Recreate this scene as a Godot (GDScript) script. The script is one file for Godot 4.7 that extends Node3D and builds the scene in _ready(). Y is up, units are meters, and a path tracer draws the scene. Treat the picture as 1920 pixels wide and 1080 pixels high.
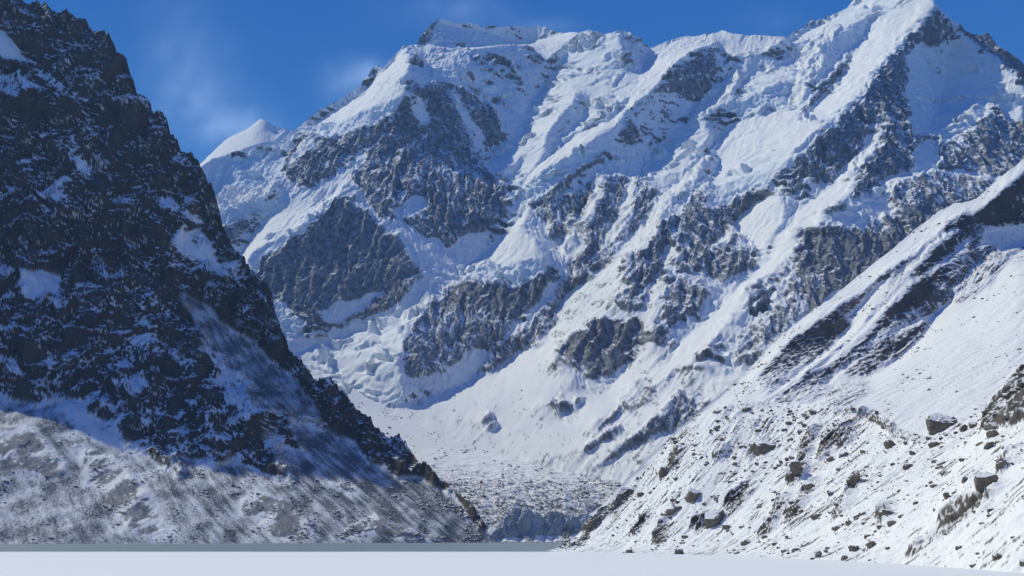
extends Node3D
# A glacial lake under snow mountains. Every landform is a relief built in world metres
# (x right, y up, -z away); positions noted from the photograph are turned into world points first.

const F := 2300.0      # focal length of the photograph in its own pixels
const CX := 960.0
const HY := 1008.0     # eye level in the photograph
const EYE := 12.0

# kind of ground: wanted slope across (depth per metre to the right), slope up (depth per metre of height),
# snow holds above this upward share of the normal, relief in metres: broken rock, flutes, lumps; blue ice, rock tone, scree
const KIND := {
	"L": [-1.35, 1.3, -0.45, 0.06, 0.5, 0.12, 0.0, 1.0, 0.0, 0.0, 0.0],
	"F": [-0.25, 2.1, -0.45, 0.05, 0.15, 0.08, 0.0, 1.0, 0.0, 0.0, 0.0],
	"A": [-0.7, 1.8, -0.3, 0.03, 0.16, 0.0, 0.0, 1.0, 0.0, 0.12, 0.0],
	"V": [-0.9, 1.35, 0.12, 0.08, 0.5, 0.0, 0.0, 1.0, 0.0, 0.6, 0.0],
	"S": [1.6, 0.7, -0.45, 0.12, 0.6, 0.3, 0.1, 1.0, 0.0, 0.0, 0.0],
	"R": [1.2, 0.5, 0.74, 1.0, 0.4, 0.0, 0.0, 1.0, 0.0, 0.0, 0.55],
	"P": [0.65, 0.45, 0.86, 0.8, 0.2, 0.0, 0.0, 1.15, 0.0, 0.0, 0.3],
	"Q": [1.05, 0.6, 0.74, 0.9, 0.4, 0.0, 0.0, 1.0, 0.0, 0.0, 0.85],
	"C": [1.1, 0.5, 0.86, 0.8, 0.3, 0.0, 0.0, 0.75, 0.0, 0.0, 0.25],
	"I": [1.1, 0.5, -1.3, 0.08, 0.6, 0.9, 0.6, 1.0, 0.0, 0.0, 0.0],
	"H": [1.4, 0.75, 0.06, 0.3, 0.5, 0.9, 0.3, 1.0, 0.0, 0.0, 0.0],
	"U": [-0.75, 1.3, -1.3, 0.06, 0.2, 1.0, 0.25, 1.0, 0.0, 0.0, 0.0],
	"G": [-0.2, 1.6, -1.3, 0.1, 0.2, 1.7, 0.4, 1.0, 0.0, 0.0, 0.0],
	"T": [-0.3, 1.2, 0.60, 0.5, 1.0, 0.0, 0.0, 0.8, 0.0, 0.8, 0.5],
	"W": [-1.1, 1.35, -0.45, 0.1, 1.7, 0.0, 0.0, 1.0, 0.0, 0.0, 0.0],
	"J": [-0.1, 1.7, 0.40, 0.6, 0.2, 0.0, 0.0, 0.45, 0.0, 0.35, 0.0],
	"K": [0.9, 0.6, 0.80, 0.9, 0.3, 0.0, 0.0, 0.62, 0.0, 0.0, 0.06],
	"B": [1.3, 0.35, 0.95, 0.8, 0.4, 0.0, 0.0, 0.62, 0.0, 0.0, 0.0],
	"Z": [1.0, 2.0, 0.3, 0.05, 0.3, 0.0, 0.0, 1.0, 0.78, 0.0, 0.0],
	"Y": [1.1, 1.7, 0.3, 0.06, 0.25, 0.0, 0.0, 1.0, 1.05, 0.0, 0.0],
	"X": [1.0, 1.7, 1.02, 0.22, 0.2, 0.0, 0.0, 0.7, 0.2, 0.0, 0.3],
	"M": [0.0, 1.45, 0.15, 0.35, 0.4, 0.0, 0.0, 0.8, 0.0, 0.42, 0.0],
	"O": [0.1, 1.1, 0.80, 1.0, 0.4, 0.0, 0.0, 0.8, 0.0, 0.5, 0.0],
	"N": [0.1, 2.0, 0.25, 0.45, 0.3, 0.0, 0.0, 0.8, 0.1, 0.0, 0.0],
	"D": [0.2, 0.25, 1.25, 0.9, 0.3, 0.8, 0.0, 1.0, 0.0, 0.0, 0.0],
}

static func at(px: float, py: float, d: float) -> Vector3:
	return Vector3((px - CX) / F * d, EYE + (HY - py) / F * d, -d)

static func numbers(text: String) -> Array:      # "a,b,c a,b,c" -> rows of floats
	var rows := []
	for word in text.split(" ", false):
		rows.append(Array(word.split(",")).map(func(s): return s.to_float()))
	return rows

static func noise(kind: int, octaves: int, seed_: int, fractal := FastNoiseLite.FRACTAL_FBM, gain := 0.5) -> FastNoiseLite:
	var n := FastNoiseLite.new()
	n.noise_type = kind
	n.frequency = 1.0
	n.seed = seed_
	n.fractal_type = fractal if octaves > 1 else FastNoiseLite.FRACTAL_NONE
	n.fractal_octaves = octaves
	n.fractal_gain = gain
	return n

# A landform as a relief over an upright plane: depth as a function of x and height.
class Sheet extends RefCounted:
	var seed_ := 1
	var dx := 3.6              # distance between mesh columns
	var rows := 400
	var cell := 9.0            # cell of the coarse relief
	var reach := 240.0         # how far the relief may wander from the base, metres along the surface
	var stretch := 1.0         # all depths times this
	var kinds: Dictionary
	var base_points: String
	var skyline: String
	var bottom: String
	var outlines: String       # "kind x,y x,y ..." one per line
	var fill := "S"
	var rock_size := 90.0
	var rock_amp := 17.0
	var flute_size := 17.0
	var flute_amp := 6.0
	var lump_size := Vector2(95, 48)
	var lump_amp := 22.0
	var terrace := 62.0
	var strata := 0.0
	var strata_size := 26.0
	var strata_dip := 0.2
	var jag := 5.0
	var warp := 22.0
	var mottle := 0.12
	var snow := Color(0.9, 0.89, 0.87)
	var rock_dark := Color(0.085, 0.082, 0.085)
	var rock_pale := Color(0.17, 0.155, 0.145)
	var speck_size := 9.0
	var smoothing := 2
	var start_depth := 3000.0
	var refit := false
	var feather := 1           # how softly, in cells, bare rock passes into snow
	var dust := 0.0            # share of powder snow left on the rock
	var block := 0.0
	var rock_long := 2.4
	var rough_share := 0.38
	var rib_long := 3.5
	var relative := true
	var sink := 0.0
	var ledge := 0.0           # share of narrow snow ledges on rock, and how steeply they dip to the right
	var ledge_dip := 0.6
	var patch := 0.13

	var x0: float
	var x1: float
	var h0: float
	var nx: int
	var ny: int
	var zb: PackedFloat32Array
	var z: PackedFloat32Array
	var ids: PackedInt32Array
	var par: Array[PackedFloat32Array] = []
	var turn: PackedFloat32Array
	var names := []
	var columns: int
	var top: PackedFloat32Array
	var low: PackedFloat32Array
	var grid: Array = []       # rows of points
	var out_n: Array = []
	var out_c: Array = []
	var rough: Array = []
	var n_warp: FastNoiseLite
	var n_rock: FastNoiseLite
	var n_flute: FastNoiseLite
	var n_lump: FastNoiseLite
	var n_rib: FastNoiseLite
	var n_streak: FastNoiseLite
	var n_fine: FastNoiseLite
	var n_soft: FastNoiseLite

	var yaw := 0.0             # the plane of the relief is turned this much (radians), to face left for positive values
	var cy := 1.0
	var sy := 0.0
	var rib_size := 120.0
	var rib_amp := 0.0
	var streak_size := 11.0

	func world(px: float, py: float, d: float) -> Vector3:       # a noted point in the relief's own axes: along, height, depth
		var x := (px - 960.0) / 2300.0 * d
		return Vector3(x * cy - d * sy, 12.0 + (1008.0 - py) / 2300.0 * d, x * sy + d * cy)

	func turned(v: Vector3) -> Vector3:
		return Vector3(v.x * cy - v.z * sy, v.y, v.x * sy + v.z * cy)

	func make() -> void:
		cy = cos(yaw)
		sy = sin(yaw)
		n_warp = noise_(FastNoiseLite.TYPE_SIMPLEX_SMOOTH, 3, seed_ + 1, 1)
		n_rock = noise_(FastNoiseLite.TYPE_SIMPLEX_SMOOTH, 5, seed_ + 2, 2)
		n_flute = noise_(FastNoiseLite.TYPE_SIMPLEX_SMOOTH, 3, seed_ + 3, 2)
		n_flute.fractal_octaves = 2
		n_rib = noise_(FastNoiseLite.TYPE_SIMPLEX_SMOOTH, 3, seed_ + 7, 2)
		n_streak = noise_(FastNoiseLite.TYPE_SIMPLEX_SMOOTH, 2, seed_ + 8, 1)
		n_lump = noise_(FastNoiseLite.TYPE_CELLULAR, 1, seed_ + 4, 0)
		n_lump.cellular_return_type = FastNoiseLite.RETURN_DISTANCE
		n_lump.cellular_jitter = 0.9
		n_fine = noise_(FastNoiseLite.TYPE_SIMPLEX_SMOOTH, 3, seed_ + 5, 1)
		n_fine.fractal_gain = 0.65
		n_soft = noise_(FastNoiseLite.TYPE_SIMPLEX_SMOOTH, 2, seed_ + 6, 1)
		var sky := line(skyline)
		var foot := line(bottom)
		x0 = sky[0].x
		x1 = sky[-1].x
		h0 = 1e9
		var h1 := -1e9
		for p in foot: h0 = minf(h0, p.y)
		for p in sky: h1 = maxf(h1, p.y)
		h0 -= 40.0
		h1 += 60.0
		nx = int((x1 - x0 + 80.0) / cell) + 2
		ny = int((h1 - h0) / cell) + 2
		x0 -= 40.0
		base()
		z = zb.duplicate()
		paint()
		solve(2)
		paint()
		solve(1)
		flow()
		columns = int((x1 - x0 - 40.0) / dx)
		top = profile(line(skyline, refit), jag)
		low = profile(foot, 0.0)
		for i in columns: low[i] -= sink
		grid.resize(rows)
		out_n.resize(rows)
		out_c.resize(rows)
		rough.resize(rows)
		wait(place_row)
		wait(shade_row)

	func wait(work: Callable) -> void:
		var id := WorkerThreadPool.add_group_task(work, rows)
		WorkerThreadPool.wait_for_group_task_completion(id)

	func noise_(kind: int, octaves: int, s: int, fractal: int) -> FastNoiseLite:
		var n := FastNoiseLite.new()
		n.noise_type = kind
		n.frequency = 1.0
		n.seed = s
		n.fractal_type = fractal
		n.fractal_octaves = octaves
		return n

	func line(text: String, on_relief := false) -> PackedVector2Array:
		var pts := PackedVector2Array()
		for word in text.split(" ", false):
			var v := word.split_floats(",")
			var w := world(v[0], v[1], v[2] * stretch) if not on_relief else locate(v[0], v[1])
			pts.append(Vector2(w.x, w.y))
		return pts

	func profile(pts: PackedVector2Array, jagged: float) -> PackedFloat32Array:
		var a := PackedFloat32Array()
		var k := 0
		for i in columns:
			var x := x0 + 40.0 + i * dx
			while k < pts.size() - 2 and pts[k + 1].x < x: k += 1
			var t := clampf((x - pts[k].x) / maxf(pts[k + 1].x - pts[k].x, 0.01), 0, 1)
			a.append(lerpf(pts[k].y, pts[k + 1].y, t) + jagged * (n_rock.get_noise_2d(x / 60.0, 7.7) + 0.6 * n_fine.get_noise_2d(x / 9.0, 3.3)))
		return a

	func base() -> void:
		zb = PackedFloat32Array()
		zb.resize(nx * ny)
		zb.fill(-1.0)
		var pts := PackedVector2Array()
		var deep := PackedFloat32Array()
		for word in base_points.split(" ", false):
			var v := word.split_floats(",")
			var w := world(v[0], v[1], v[2] * stretch)
			pts.append(Vector2(w.x, w.y))
			deep.append(w.z)
		var tri := Geometry2D.triangulate_delaunay(pts)
		for t in range(0, tri.size(), 3):
			var a := pts[tri[t]]
			var b := pts[tri[t + 1]]
			var c := pts[tri[t + 2]]
			var area := (b - a).cross(c - a)
			if absf(area) < 1.0: continue
			var i0 := maxi(0, int((minf(a.x, minf(b.x, c.x)) - x0) / cell))
			var i1 := mini(nx - 1, int((maxf(a.x, maxf(b.x, c.x)) - x0) / cell) + 1)
			var j0 := maxi(0, int((minf(a.y, minf(b.y, c.y)) - h0) / cell))
			var j1 := mini(ny - 1, int((maxf(a.y, maxf(b.y, c.y)) - h0) / cell) + 1)
			for j in range(j0, j1 + 1):
				for i in range(i0, i1 + 1):
					var p := Vector2(x0 + i * cell, h0 + j * cell)
					var u := (b - p).cross(c - p) / area
					var v := (c - p).cross(a - p) / area
					var w := 1.0 - u - v
					if u > -0.01 and v > -0.01 and w > -0.01:
						zb[j * nx + i] = u * deep[tri[t]] + v * deep[tri[t + 1]] + w * deep[tri[t + 2]]
		for j in ny:
			var last := -1.0
			for i in nx:
				if zb[j * nx + i] >= 0: last = zb[j * nx + i]
				elif last >= 0: zb[j * nx + i] = last
			last = -1.0
			for i in range(nx - 1, -1, -1):
				if zb[j * nx + i] >= 0: last = zb[j * nx + i]
				elif last >= 0: zb[j * nx + i] = last
		for j in range(1, ny):
			for i in nx:
				if zb[j * nx + i] < 0: zb[j * nx + i] = zb[(j - 1) * nx + i] + (0.6 * cell if zb[(j - 1) * nx + i] >= 0 else 0.0)
		for j in range(ny - 2, -1, -1):
			for i in nx:
				if zb[j * nx + i] < 0: zb[j * nx + i] = zb[(j + 1) * nx + i]
		for k in 3: zb = blur(zb, smoothing + 2)

	func blur(a: PackedFloat32Array, r: int) -> PackedFloat32Array:
		var b := a.duplicate()
		for j in ny:
			var s := 0.0
			var o := j * nx
			for i in range(-r, r + 1): s += a[o + clampi(i, 0, nx - 1)]
			for i in nx:
				b[o + i] = s / (2 * r + 1)
				s += a[o + mini(i + r + 1, nx - 1)] - a[o + maxi(i - r, 0)]
		var c := b.duplicate()
		for i in nx:
			var s := 0.0
			for j in range(-r, r + 1): s += b[clampi(j, 0, ny - 1) * nx + i]
			for j in ny:
				c[j * nx + i] = s / (2 * r + 1)
				s += b[mini(j + r + 1, ny - 1) * nx + i] - b[maxi(j - r, 0) * nx + i]
		return c

	func locate(px: float, py: float) -> Vector3:      # where the sight line through a noted point meets the relief
		var d := start_depth
		for k in 30:
			var w := world(px, py, d)
			var along := w.z / d                    # how fast the own depth grows along the sight line
			d += 0.6 * (sample(z, w.x, w.y) - w.z) / along
			d = maxf(d, 50.0)
		return world(px, py, d)

	func sample(a: PackedFloat32Array, x: float, h: float) -> float:
		var u := clampf((x - x0) / cell, 0.0, nx - 1.01)
		var v := clampf((h - h0) / cell, 0.0, ny - 1.01)
		var i := int(u)
		var j := int(v)
		u -= i
		v -= j
		var o := j * nx + i
		return (a[o] * (1 - u) + a[o + 1] * u) * (1 - v) + (a[o + nx] * (1 - u) + a[o + nx + 1] * u) * v

	func paint() -> void:
		names = [fill]
		ids = PackedInt32Array()
		ids.resize(nx * ny)
		ids.fill(0)
		for text in outlines.split("\n", false):
			var words := text.strip_edges().split(" ", false)
			if words.size() < 4: continue
			if not names.has(words[0]): names.append(words[0])
			var id := names.find(words[0])
			var poly := PackedVector2Array()
			for k in range(1, words.size()):
				var v := words[k].split_floats(",")
				var w := locate(v[0], v[1])
				poly.append(Vector2((w.x - x0) / cell, (w.y - h0) / cell))
			fill_polygon(poly, id)

	func fill_polygon(poly: PackedVector2Array, id: int) -> void:
		var n := poly.size()
		var lo := 1e9
		var hi := -1e9
		for p in poly:
			lo = minf(lo, p.y)
			hi = maxf(hi, p.y)
		for j in range(maxi(0, int(ceil(lo))), mini(ny - 1, int(floor(hi))) + 1):
			var cuts := PackedFloat32Array()
			for k in n:
				var a := poly[k]
				var b := poly[(k + 1) % n]
				if (a.y <= j) != (b.y <= j):
					cuts.append(a.x + (j - a.y) / (b.y - a.y) * (b.x - a.x))
			cuts.sort()
			for k in range(0, cuts.size() - 1, 2):
				for i in range(maxi(0, int(ceil(cuts[k]))), mini(nx - 1, int(floor(cuts[k + 1]))) + 1):
					ids[j * nx + i] = id

	func solve(last: int) -> void:
		var gx := PackedFloat32Array()
		var gh := PackedFloat32Array()
		gx.resize(nx * ny)
		gh.resize(nx * ny)
		var tx := PackedFloat32Array()
		var th := PackedFloat32Array()
		for n in names:
			tx.append(kinds[n][0] - (kinds[fill][0] if relative else 0.0))
			th.append(kinds[n][1] - (kinds[fill][1] if relative else 0.0))
		for k in nx * ny:
			gx[k] = tx[ids[k]]
			gh[k] = th[ids[k]]
		gx = blur(gx, 1)
		gh = blur(gh, 1)
		# where the kinds' mean slope differs from the base's, the base wins over long distances
		var step := 8
		var cur := PackedFloat32Array()
		var cnx := 0
		var cny := 0
		while step >= last:
			var mx := (nx - 1) / step + 1
			var my := (ny - 1) / step + 1
			var h := cell * step
			var nz := PackedFloat32Array()
			var b := PackedFloat32Array()
			var zz := PackedFloat32Array()
			nz.resize(mx * my)
			b.resize(mx * my)
			zz.resize(mx * my)
			var m := pow(h / reach, 2.0)
			for j in my:
				for i in mx:
					var o := (j * step) * nx + i * step
					var k := j * mx + i
					var e := o + step if i < mx - 1 else o
					var w := o - step if i > 0 else o
					var nn := o + step * nx if j < my - 1 else o
					var s := o - step * nx if j > 0 else o
					# divergence of (wanted - base) slopes
					zz[k] = 0.0 if relative else zb[o]
					var dv := 0.0
					if i < mx - 1: dv += 0.5 * (gx[o] + gx[e]) * h
					if i > 0: dv -= 0.5 * (gx[o] + gx[w]) * h
					if j < my - 1: dv += 0.5 * (gh[o] + gh[nn]) * h
					if j > 0: dv -= 0.5 * (gh[o] + gh[s]) * h
					b[k] = -dv
					if cnx:
						var u := minf(i * 0.5, cnx - 1.001)
						var v := minf(j * 0.5, cny - 1.001)
						var iu := int(u)
						var iv := int(v)
						u -= iu
						v -= iv
						var q := iv * cnx + iu
						nz[k] = zz[k] + (cur[q] * (1 - u) + cur[q + 1] * u) * (1 - v) + (cur[q + cnx] * (1 - u) + cur[q + cnx + 1] * u) * v
					else:
						nz[k] = zz[k]
			var turns := 120 if step == 8 else 60 if step == 4 else 30 if step == 2 else 14
			for it in turns:
				for j in my:
					var o := j * mx
					for i in mx:
						var k := o + i
						var s := b[k] + m * zz[k]
						var c := m
						if i > 0:
							s += nz[k - 1]
							c += 1.0
						if i < mx - 1:
							s += nz[k + 1]
							c += 1.0
						if j > 0:
							s += nz[k - mx]
							c += 1.0
						if j < my - 1:
							s += nz[k + mx]
							c += 1.0
						nz[k] = s / c
			cur = PackedFloat32Array()
			cur.resize(mx * my)
			for k in mx * my: cur[k] = nz[k] - zz[k]
			cnx = mx
			cny = my
			if step == last: break
			step /= 2
		for j in ny:
			for i in nx:
				var u := minf(float(i) / last, cnx - 1.001)
				var v := minf(float(j) / last, cny - 1.001)
				var iu := int(u)
				var iv := int(v)
				u -= iu
				v -= iv
				var q := iv * cnx + iu
				z[j * nx + i] = zb[j * nx + i] + (cur[q] * (1 - u) + cur[q + 1] * u) * (1 - v) + (cur[q + cnx] * (1 - u) + cur[q + cnx + 1] * u) * v

	func flow() -> void:                # direction of the fall line, and the soft-edged parameters of the ground
		var s := z.duplicate()
		for k in 2: s = blur(s, 3)
		turn = PackedFloat32Array()
		turn.resize(nx * ny)
		for j in range(1, ny - 1):
			for i in range(1, nx - 1):
				var k := j * nx + i
				var gx := (s[k + 1] - s[k - 1]) / (2 * cell)
				var gh := (s[k + nx] - s[k - nx]) / (2 * cell)
				var q := gh / (1.0 + gx * gx + gh * gh)
				turn[k] = clampf(atan2(gx * q, 1.0 - gh * q), -1.2, 1.2)
		turn = blur(turn, 3)
		par.clear()
		for p in range(2, 11):
			var a := PackedFloat32Array()
			a.resize(nx * ny)
			var t := PackedFloat32Array()
			for n in names: t.append(kinds[n][p] if p < kinds[n].size() else 0.0)
			for k in nx * ny: a[k] = t[ids[k]]
			par.append(blur(blur(a, feather), feather) if p == 2 else blur(a, 1))

	# noise drawn out along the fall line; its direction is taken in steps of 0.3 radians and blended
	func fall(n: FastNoiseLite, th: float, x: float, h: float, wide: float, long: float) -> float:
		var b := th / 0.3
		var b0 := floorf(b)
		var f := 0.0
		for k in 2:
			var ang := (b0 + k) * 0.3
			var ca := cos(ang)
			var sa := sin(ang)
			f += (b - b0 if k == 1 else 1.0 - b + b0) * n.get_noise_2d((x * ca + h * sa) / wide + ang * 31.0, (-x * sa + h * ca) / long)
		return f

	func place_row(j: int) -> void:
		var row := PackedVector3Array()
		row.resize(columns)
		var v := float(j) / (rows - 1)
		var fr := 1.0 / rock_size
		for i in columns:
			var x := x0 + 40.0 + i * dx
			var h := lerpf(low[i], top[i], v)
			var wx := x + warp * n_warp.get_noise_2d(x / 130.0, h / 130.0)
			var wh := h + warp * n_warp.get_noise_2d(x / 130.0 + 40.0, h / 130.0)
			var zx := x + 0.15 * (wx - x)
			var zh := h + 0.15 * (wh - h)
			wx += warp * 0.3 * n_fine.get_noise_2d(x / 26.0, h / 26.0)
			var d := sample(z, zx, zh)
			var gx := (sample(z, zx + cell, zh) - sample(z, zx - cell, zh)) / (2 * cell)
			var gh := (sample(z, zx, zh + cell) - sample(z, zx, zh - cell)) / (2 * cell)
			var a_rock := sample(par[1], wx, wh)
			var a_flute := sample(par[2], wx, wh)
			var a_lump := sample(par[3], wx, wh)
			var th := sample(turn, wx, wh)
			var e := 0.0
			if a_rock > 0.02:
				e = a_rock * rock_amp * ((1.0 - rough_share) * fall(n_rock, th, wx, wh, rock_size, rock_size * rock_long) + rough_share * n_rock.get_noise_2d(x * fr * 2.7 + 3.0, h * fr * 2.7) + 0.25)
				if block > 0.0: e -= a_rock * block * (n_lump.get_noise_2d(wx * fr * 1.7, (wh + 0.3 * wx) * fr * 1.1) + 0.5)
			if strata > 0.0:
				var q := (wh + strata_dip * wx) / strata_size + 0.8 * n_warp.get_noise_2d(x / 90.0, h / 90.0)
				var saw := q - floorf(q)
				e += a_rock * strata * (saw * saw - 0.3) * (0.6 + 0.8 * n_soft.get_noise_2d(x / 55.0, h / 55.0))
			if a_flute > 0.03:
				e += a_flute * flute_amp * fall(n_flute, th, x + 0.4 * (wx - x), h, flute_size, flute_size * 8.0)
			if rib_amp > 0.0:
				e += rib_amp * clampf(maxf(a_rock, 0.75 * a_flute) - 0.12, 0.03, 1.0) * fall(n_rib, th, wx, wh, rib_size, rib_size * rib_long)
			if a_lump > 0.02:
				a_lump *= clampf(0.45 + 1.5 * n_soft.get_noise_2d(x / (lump_size.x * 2.2) + 70.0, h / (lump_size.y * 3.0)), 0.12, 1.25)
				var l := n_lump.get_noise_2d(wx / lump_size.x, wh / lump_size.y)
				var l2 := n_lump.get_noise_2d(wx / lump_size.x * 2.6 + 9.0, wh / lump_size.y * 2.6)
				# seracs: rounded blocks in uneven steps
				var q := zh / terrace + 1.3 * n_warp.get_noise_2d(x / 150.0 + 60.0, h / 150.0) + 0.25 * l
				var saw := q - floorf(q)
				var steps := clampf(0.5 + 1.6 * n_soft.get_noise_2d(x / 180.0, h / 120.0), 0.0, 1.0)
				e += a_lump * lump_amp * (-0.55 * l - 0.2 * l2 - 0.4 - steps * 1.3 * (saw - smoothstep(0.8, 1.0, saw) - 0.4))
			var s := 1.0 / sqrt(1.0 + gx * gx + gh * gh)
			row[i] = Vector3(x + gx * s * e, h + gh * s * e, -d + s * e)
		grid[j] = row

	func shade_row(j: int) -> void:
		var ns := PackedVector3Array()
		var cs := PackedColorArray()
		ns.resize(columns)
		cs.resize(columns)
		var up: PackedVector3Array = grid[mini(j + 1, rows - 1)]
		var dn: PackedVector3Array = grid[maxi(j - 1, 0)]
		var me: PackedVector3Array = grid[j]
		for i in columns:
			var a := me[mini(i + 1, columns - 1)] - me[maxi(i - 1, 0)]
			var b := up[i] - dn[i]
			var n := a.cross(b).normalized()
			ns[i] = n
			var p := me[i]
			var wx := p.x + warp * n_warp.get_noise_2d(p.x / 130.0, p.y / 130.0)
			var wh := p.y + warp * n_warp.get_noise_2d(p.x / 130.0 + 40.0, p.y / 130.0)
			wx += warp * 0.3 * n_fine.get_noise_2d(p.x / 26.0, p.y / 26.0)
			var thr := sample(par[0], wx, wh)
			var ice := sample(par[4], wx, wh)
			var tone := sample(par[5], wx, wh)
			var scree := sample(par[6], wx, wh)
			var sp := n_fine.get_noise_2d(p.x / speck_size, p.y / speck_size)
			var big := n_soft.get_noise_2d(p.x / 70.0, p.y / 70.0)
			var bare := smoothstep(-0.07, 0.07, thr - n.y + mottle * sp + patch * big + 0.6 * patch * n_warp.get_noise_2d(p.x / 190.0 + 3.0, p.y / 190.0))
			var gully := sample(par[8], wx, wh)
			if gully > 0.04 and bare > 0.02:
				var g := fall(n_streak, sample(turn, wx, wh), wx, wh, streak_size * 1.5, streak_size * 9.0) + 0.5 * n_warp.get_noise_2d(p.x / 160.0, p.y / 160.0 + 8.0) + 0.3 * sp
				bare *= 1.0 - smoothstep(0.75 - 0.6 * gully, 0.95 - 0.6 * gully, g)
			if ledge > 0.0 and bare > 0.02:
				var la := p.x * cos(ledge_dip) - p.y * sin(ledge_dip)
				var lb := p.x * sin(ledge_dip) + p.y * cos(ledge_dip)
				var g := n_streak.get_noise_2d(la / 38.0, lb / 7.0) + 0.6 * n_warp.get_noise_2d(p.x / 110.0, p.y / 140.0 + 30.0) + 0.3 * sp
				bare *= 1.0 - smoothstep(0.8 - ledge, 0.95 - ledge, g)
			var lines := sample(par[7], wx, wh)
			if scree > 0.05 or lines > 0.03:
				var th := sample(turn, wx, wh)
				if lines > 0.03:
					var q := fall(n_streak, th, p.x, p.y, streak_size, streak_size * 6.0) + 0.35 * sp + 0.45 * n_soft.get_noise_2d(p.x / (streak_size * 9.0) + 5.0, p.y / (streak_size * 9.0))
					bare = maxf(bare, smoothstep(0.62 - 0.5 * lines, 0.75 - 0.5 * lines, q))
				if scree > 0.05:
					var st := fall(n_streak, th, p.x, p.y, streak_size * 1.5, streak_size * 16.0)
					var grain := n_fine.get_noise_2d(p.x / 2.7 + 90.0, p.y / 2.7)
					var thin := fall(n_streak, th, p.x + 400.0, p.y, streak_size * 0.5, streak_size * 7.0)
					bare = lerpf(bare, clampf(scree * 0.9 + 0.55 * st + 0.25 * thin + 0.75 * grain + 0.6 * big - 0.14, 0.04, 1.0), minf(1.0, scree * 1.4))
			var t := clampf(0.45 + 0.5 * big + 0.35 * sp, 0, 1)
			var rock := rock_dark.lerp(rock_pale, t) * tone
			if scree > 0.05: rock = rock.lerp(Color(0.105, 0.115, 0.132), minf(1.0, scree * 1.5))
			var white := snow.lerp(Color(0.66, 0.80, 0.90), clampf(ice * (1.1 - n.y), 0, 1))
			if dust > 0.0: bare *= 1.0 - dust * clampf(0.5 + 1.2 * n_fine.get_noise_2d(p.x / 33.0 + 17.0, p.y / 33.0) + 0.5 * (n.y - 0.3), 0.0, 1.0)
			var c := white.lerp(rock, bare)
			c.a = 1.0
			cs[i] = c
		out_n[j] = ns
		out_c[j] = cs

	# the mesh of the cells for which pick(x, h) is true; with the far side below the skyline
	func mesh(mat: Material, keep: PackedByteArray, far_side := true) -> ArrayMesh:
		var vs := PackedVector3Array()
		var ns := PackedVector3Array()
		var cs := PackedColorArray()
		var idx := PackedInt32Array()
		var used := PackedInt32Array()
		used.resize(columns * rows)
		used.fill(-1)
		var whole := keep.is_empty()
		for j in rows - 1:
			for i in columns - 1:
				if not whole and keep[j * columns + i] == 0: continue
				var k := [j * columns + i, j * columns + i + 1, (j + 1) * columns + i, (j + 1) * columns + i + 1]
				for q in k:
					if used[q] < 0:
						used[q] = vs.size()
						vs.append(turned(grid[q / columns][q % columns]))
						ns.append(turned(out_n[q / columns][q % columns]))
						cs.append(out_c[q / columns][q % columns])
				idx.append_array(PackedInt32Array([used[k[0]], used[k[2]], used[k[1]], used[k[1]], used[k[2]], used[k[3]]]))
		if far_side:
			var before := PackedInt32Array()
			for i in columns: before.append(used[(rows - 1) * columns + i])
			for r in range(1, 7):
				var now := PackedInt32Array()
				for i in columns:
					if before[i] < 0:
						now.append(-1)
						continue
					var p: Vector3 = grid[rows - 1][i]
					var back := pow(2.0, r) * 6.0
					now.append(vs.size())
					vs.append(turned(p + Vector3(0, -back * 0.9 - 4.0 * n_fine.get_noise_2d(p.x / 40.0, r), -back)))
					ns.append(turned(Vector3(0, 0.74, -0.67)))
					cs.append(out_c[rows - 1][i])
				for i in columns - 1:
					if before[i] < 0 or before[i + 1] < 0: continue
					idx.append_array(PackedInt32Array([before[i], now[i], before[i + 1], before[i + 1], now[i], now[i + 1]]))
				before = now
		var arrays := []
		arrays.resize(Mesh.ARRAY_MAX)
		arrays[Mesh.ARRAY_VERTEX] = vs
		arrays[Mesh.ARRAY_NORMAL] = ns
		arrays[Mesh.ARRAY_COLOR] = cs
		arrays[Mesh.ARRAY_INDEX] = idx
		var m := ArrayMesh.new()
		m.add_surface_from_arrays(Mesh.PRIMITIVE_TRIANGLES, arrays, [], {}, 0)
		m.surface_set_material(0, mat)
		return m

	# the points of the finished surface that face the viewpoint, by where they were noted in the photograph
	func survey(step: float) -> Dictionary:
		var seen := {}
		for j in rows - 1:
			for i in columns:
				var p := turned(grid[j][i])
				if p.z > -100.0 or p.y < 0.4: continue
				var key := Vector2i(int((960.0 - p.x / p.z * 2300.0) / step), int((1008.0 + (p.y - 12.0) / p.z * 2300.0) / step))
				if not seen.has(key) or seen[key].z < p.z: seen[key] = p
		return seen

	# which mesh cells lie inside any of these outlines
	func inside(text: String) -> PackedByteArray:
		var old := ids
		ids = PackedInt32Array()
		ids.resize(nx * ny)
		for l in text.split("\n", false):
			var poly := PackedVector2Array()
			for word in l.strip_edges().split(" ", false):
				var v := word.split_floats(",")
				var w := locate(v[0], v[1])
				poly.append(Vector2((w.x - x0) / cell, (w.y - h0) / cell))
			if poly.size() > 2: fill_polygon(poly, 1)
		var keep := PackedByteArray()
		keep.resize(columns * rows)
		for j in rows:
			for i in columns:
				var x := x0 + 40.0 + i * dx
				var h := lerpf(low[i], top[i], float(j) / (rows - 1))
				x += warp * n_warp.get_noise_2d(x / 130.0, h / 130.0)
				keep[j * columns + i] = ids[clampi(roundi((h - h0) / cell), 0, ny - 1) * nx + clampi(roundi((x - x0) / cell), 0, nx - 1)]
		ids = old
		return keep
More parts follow.
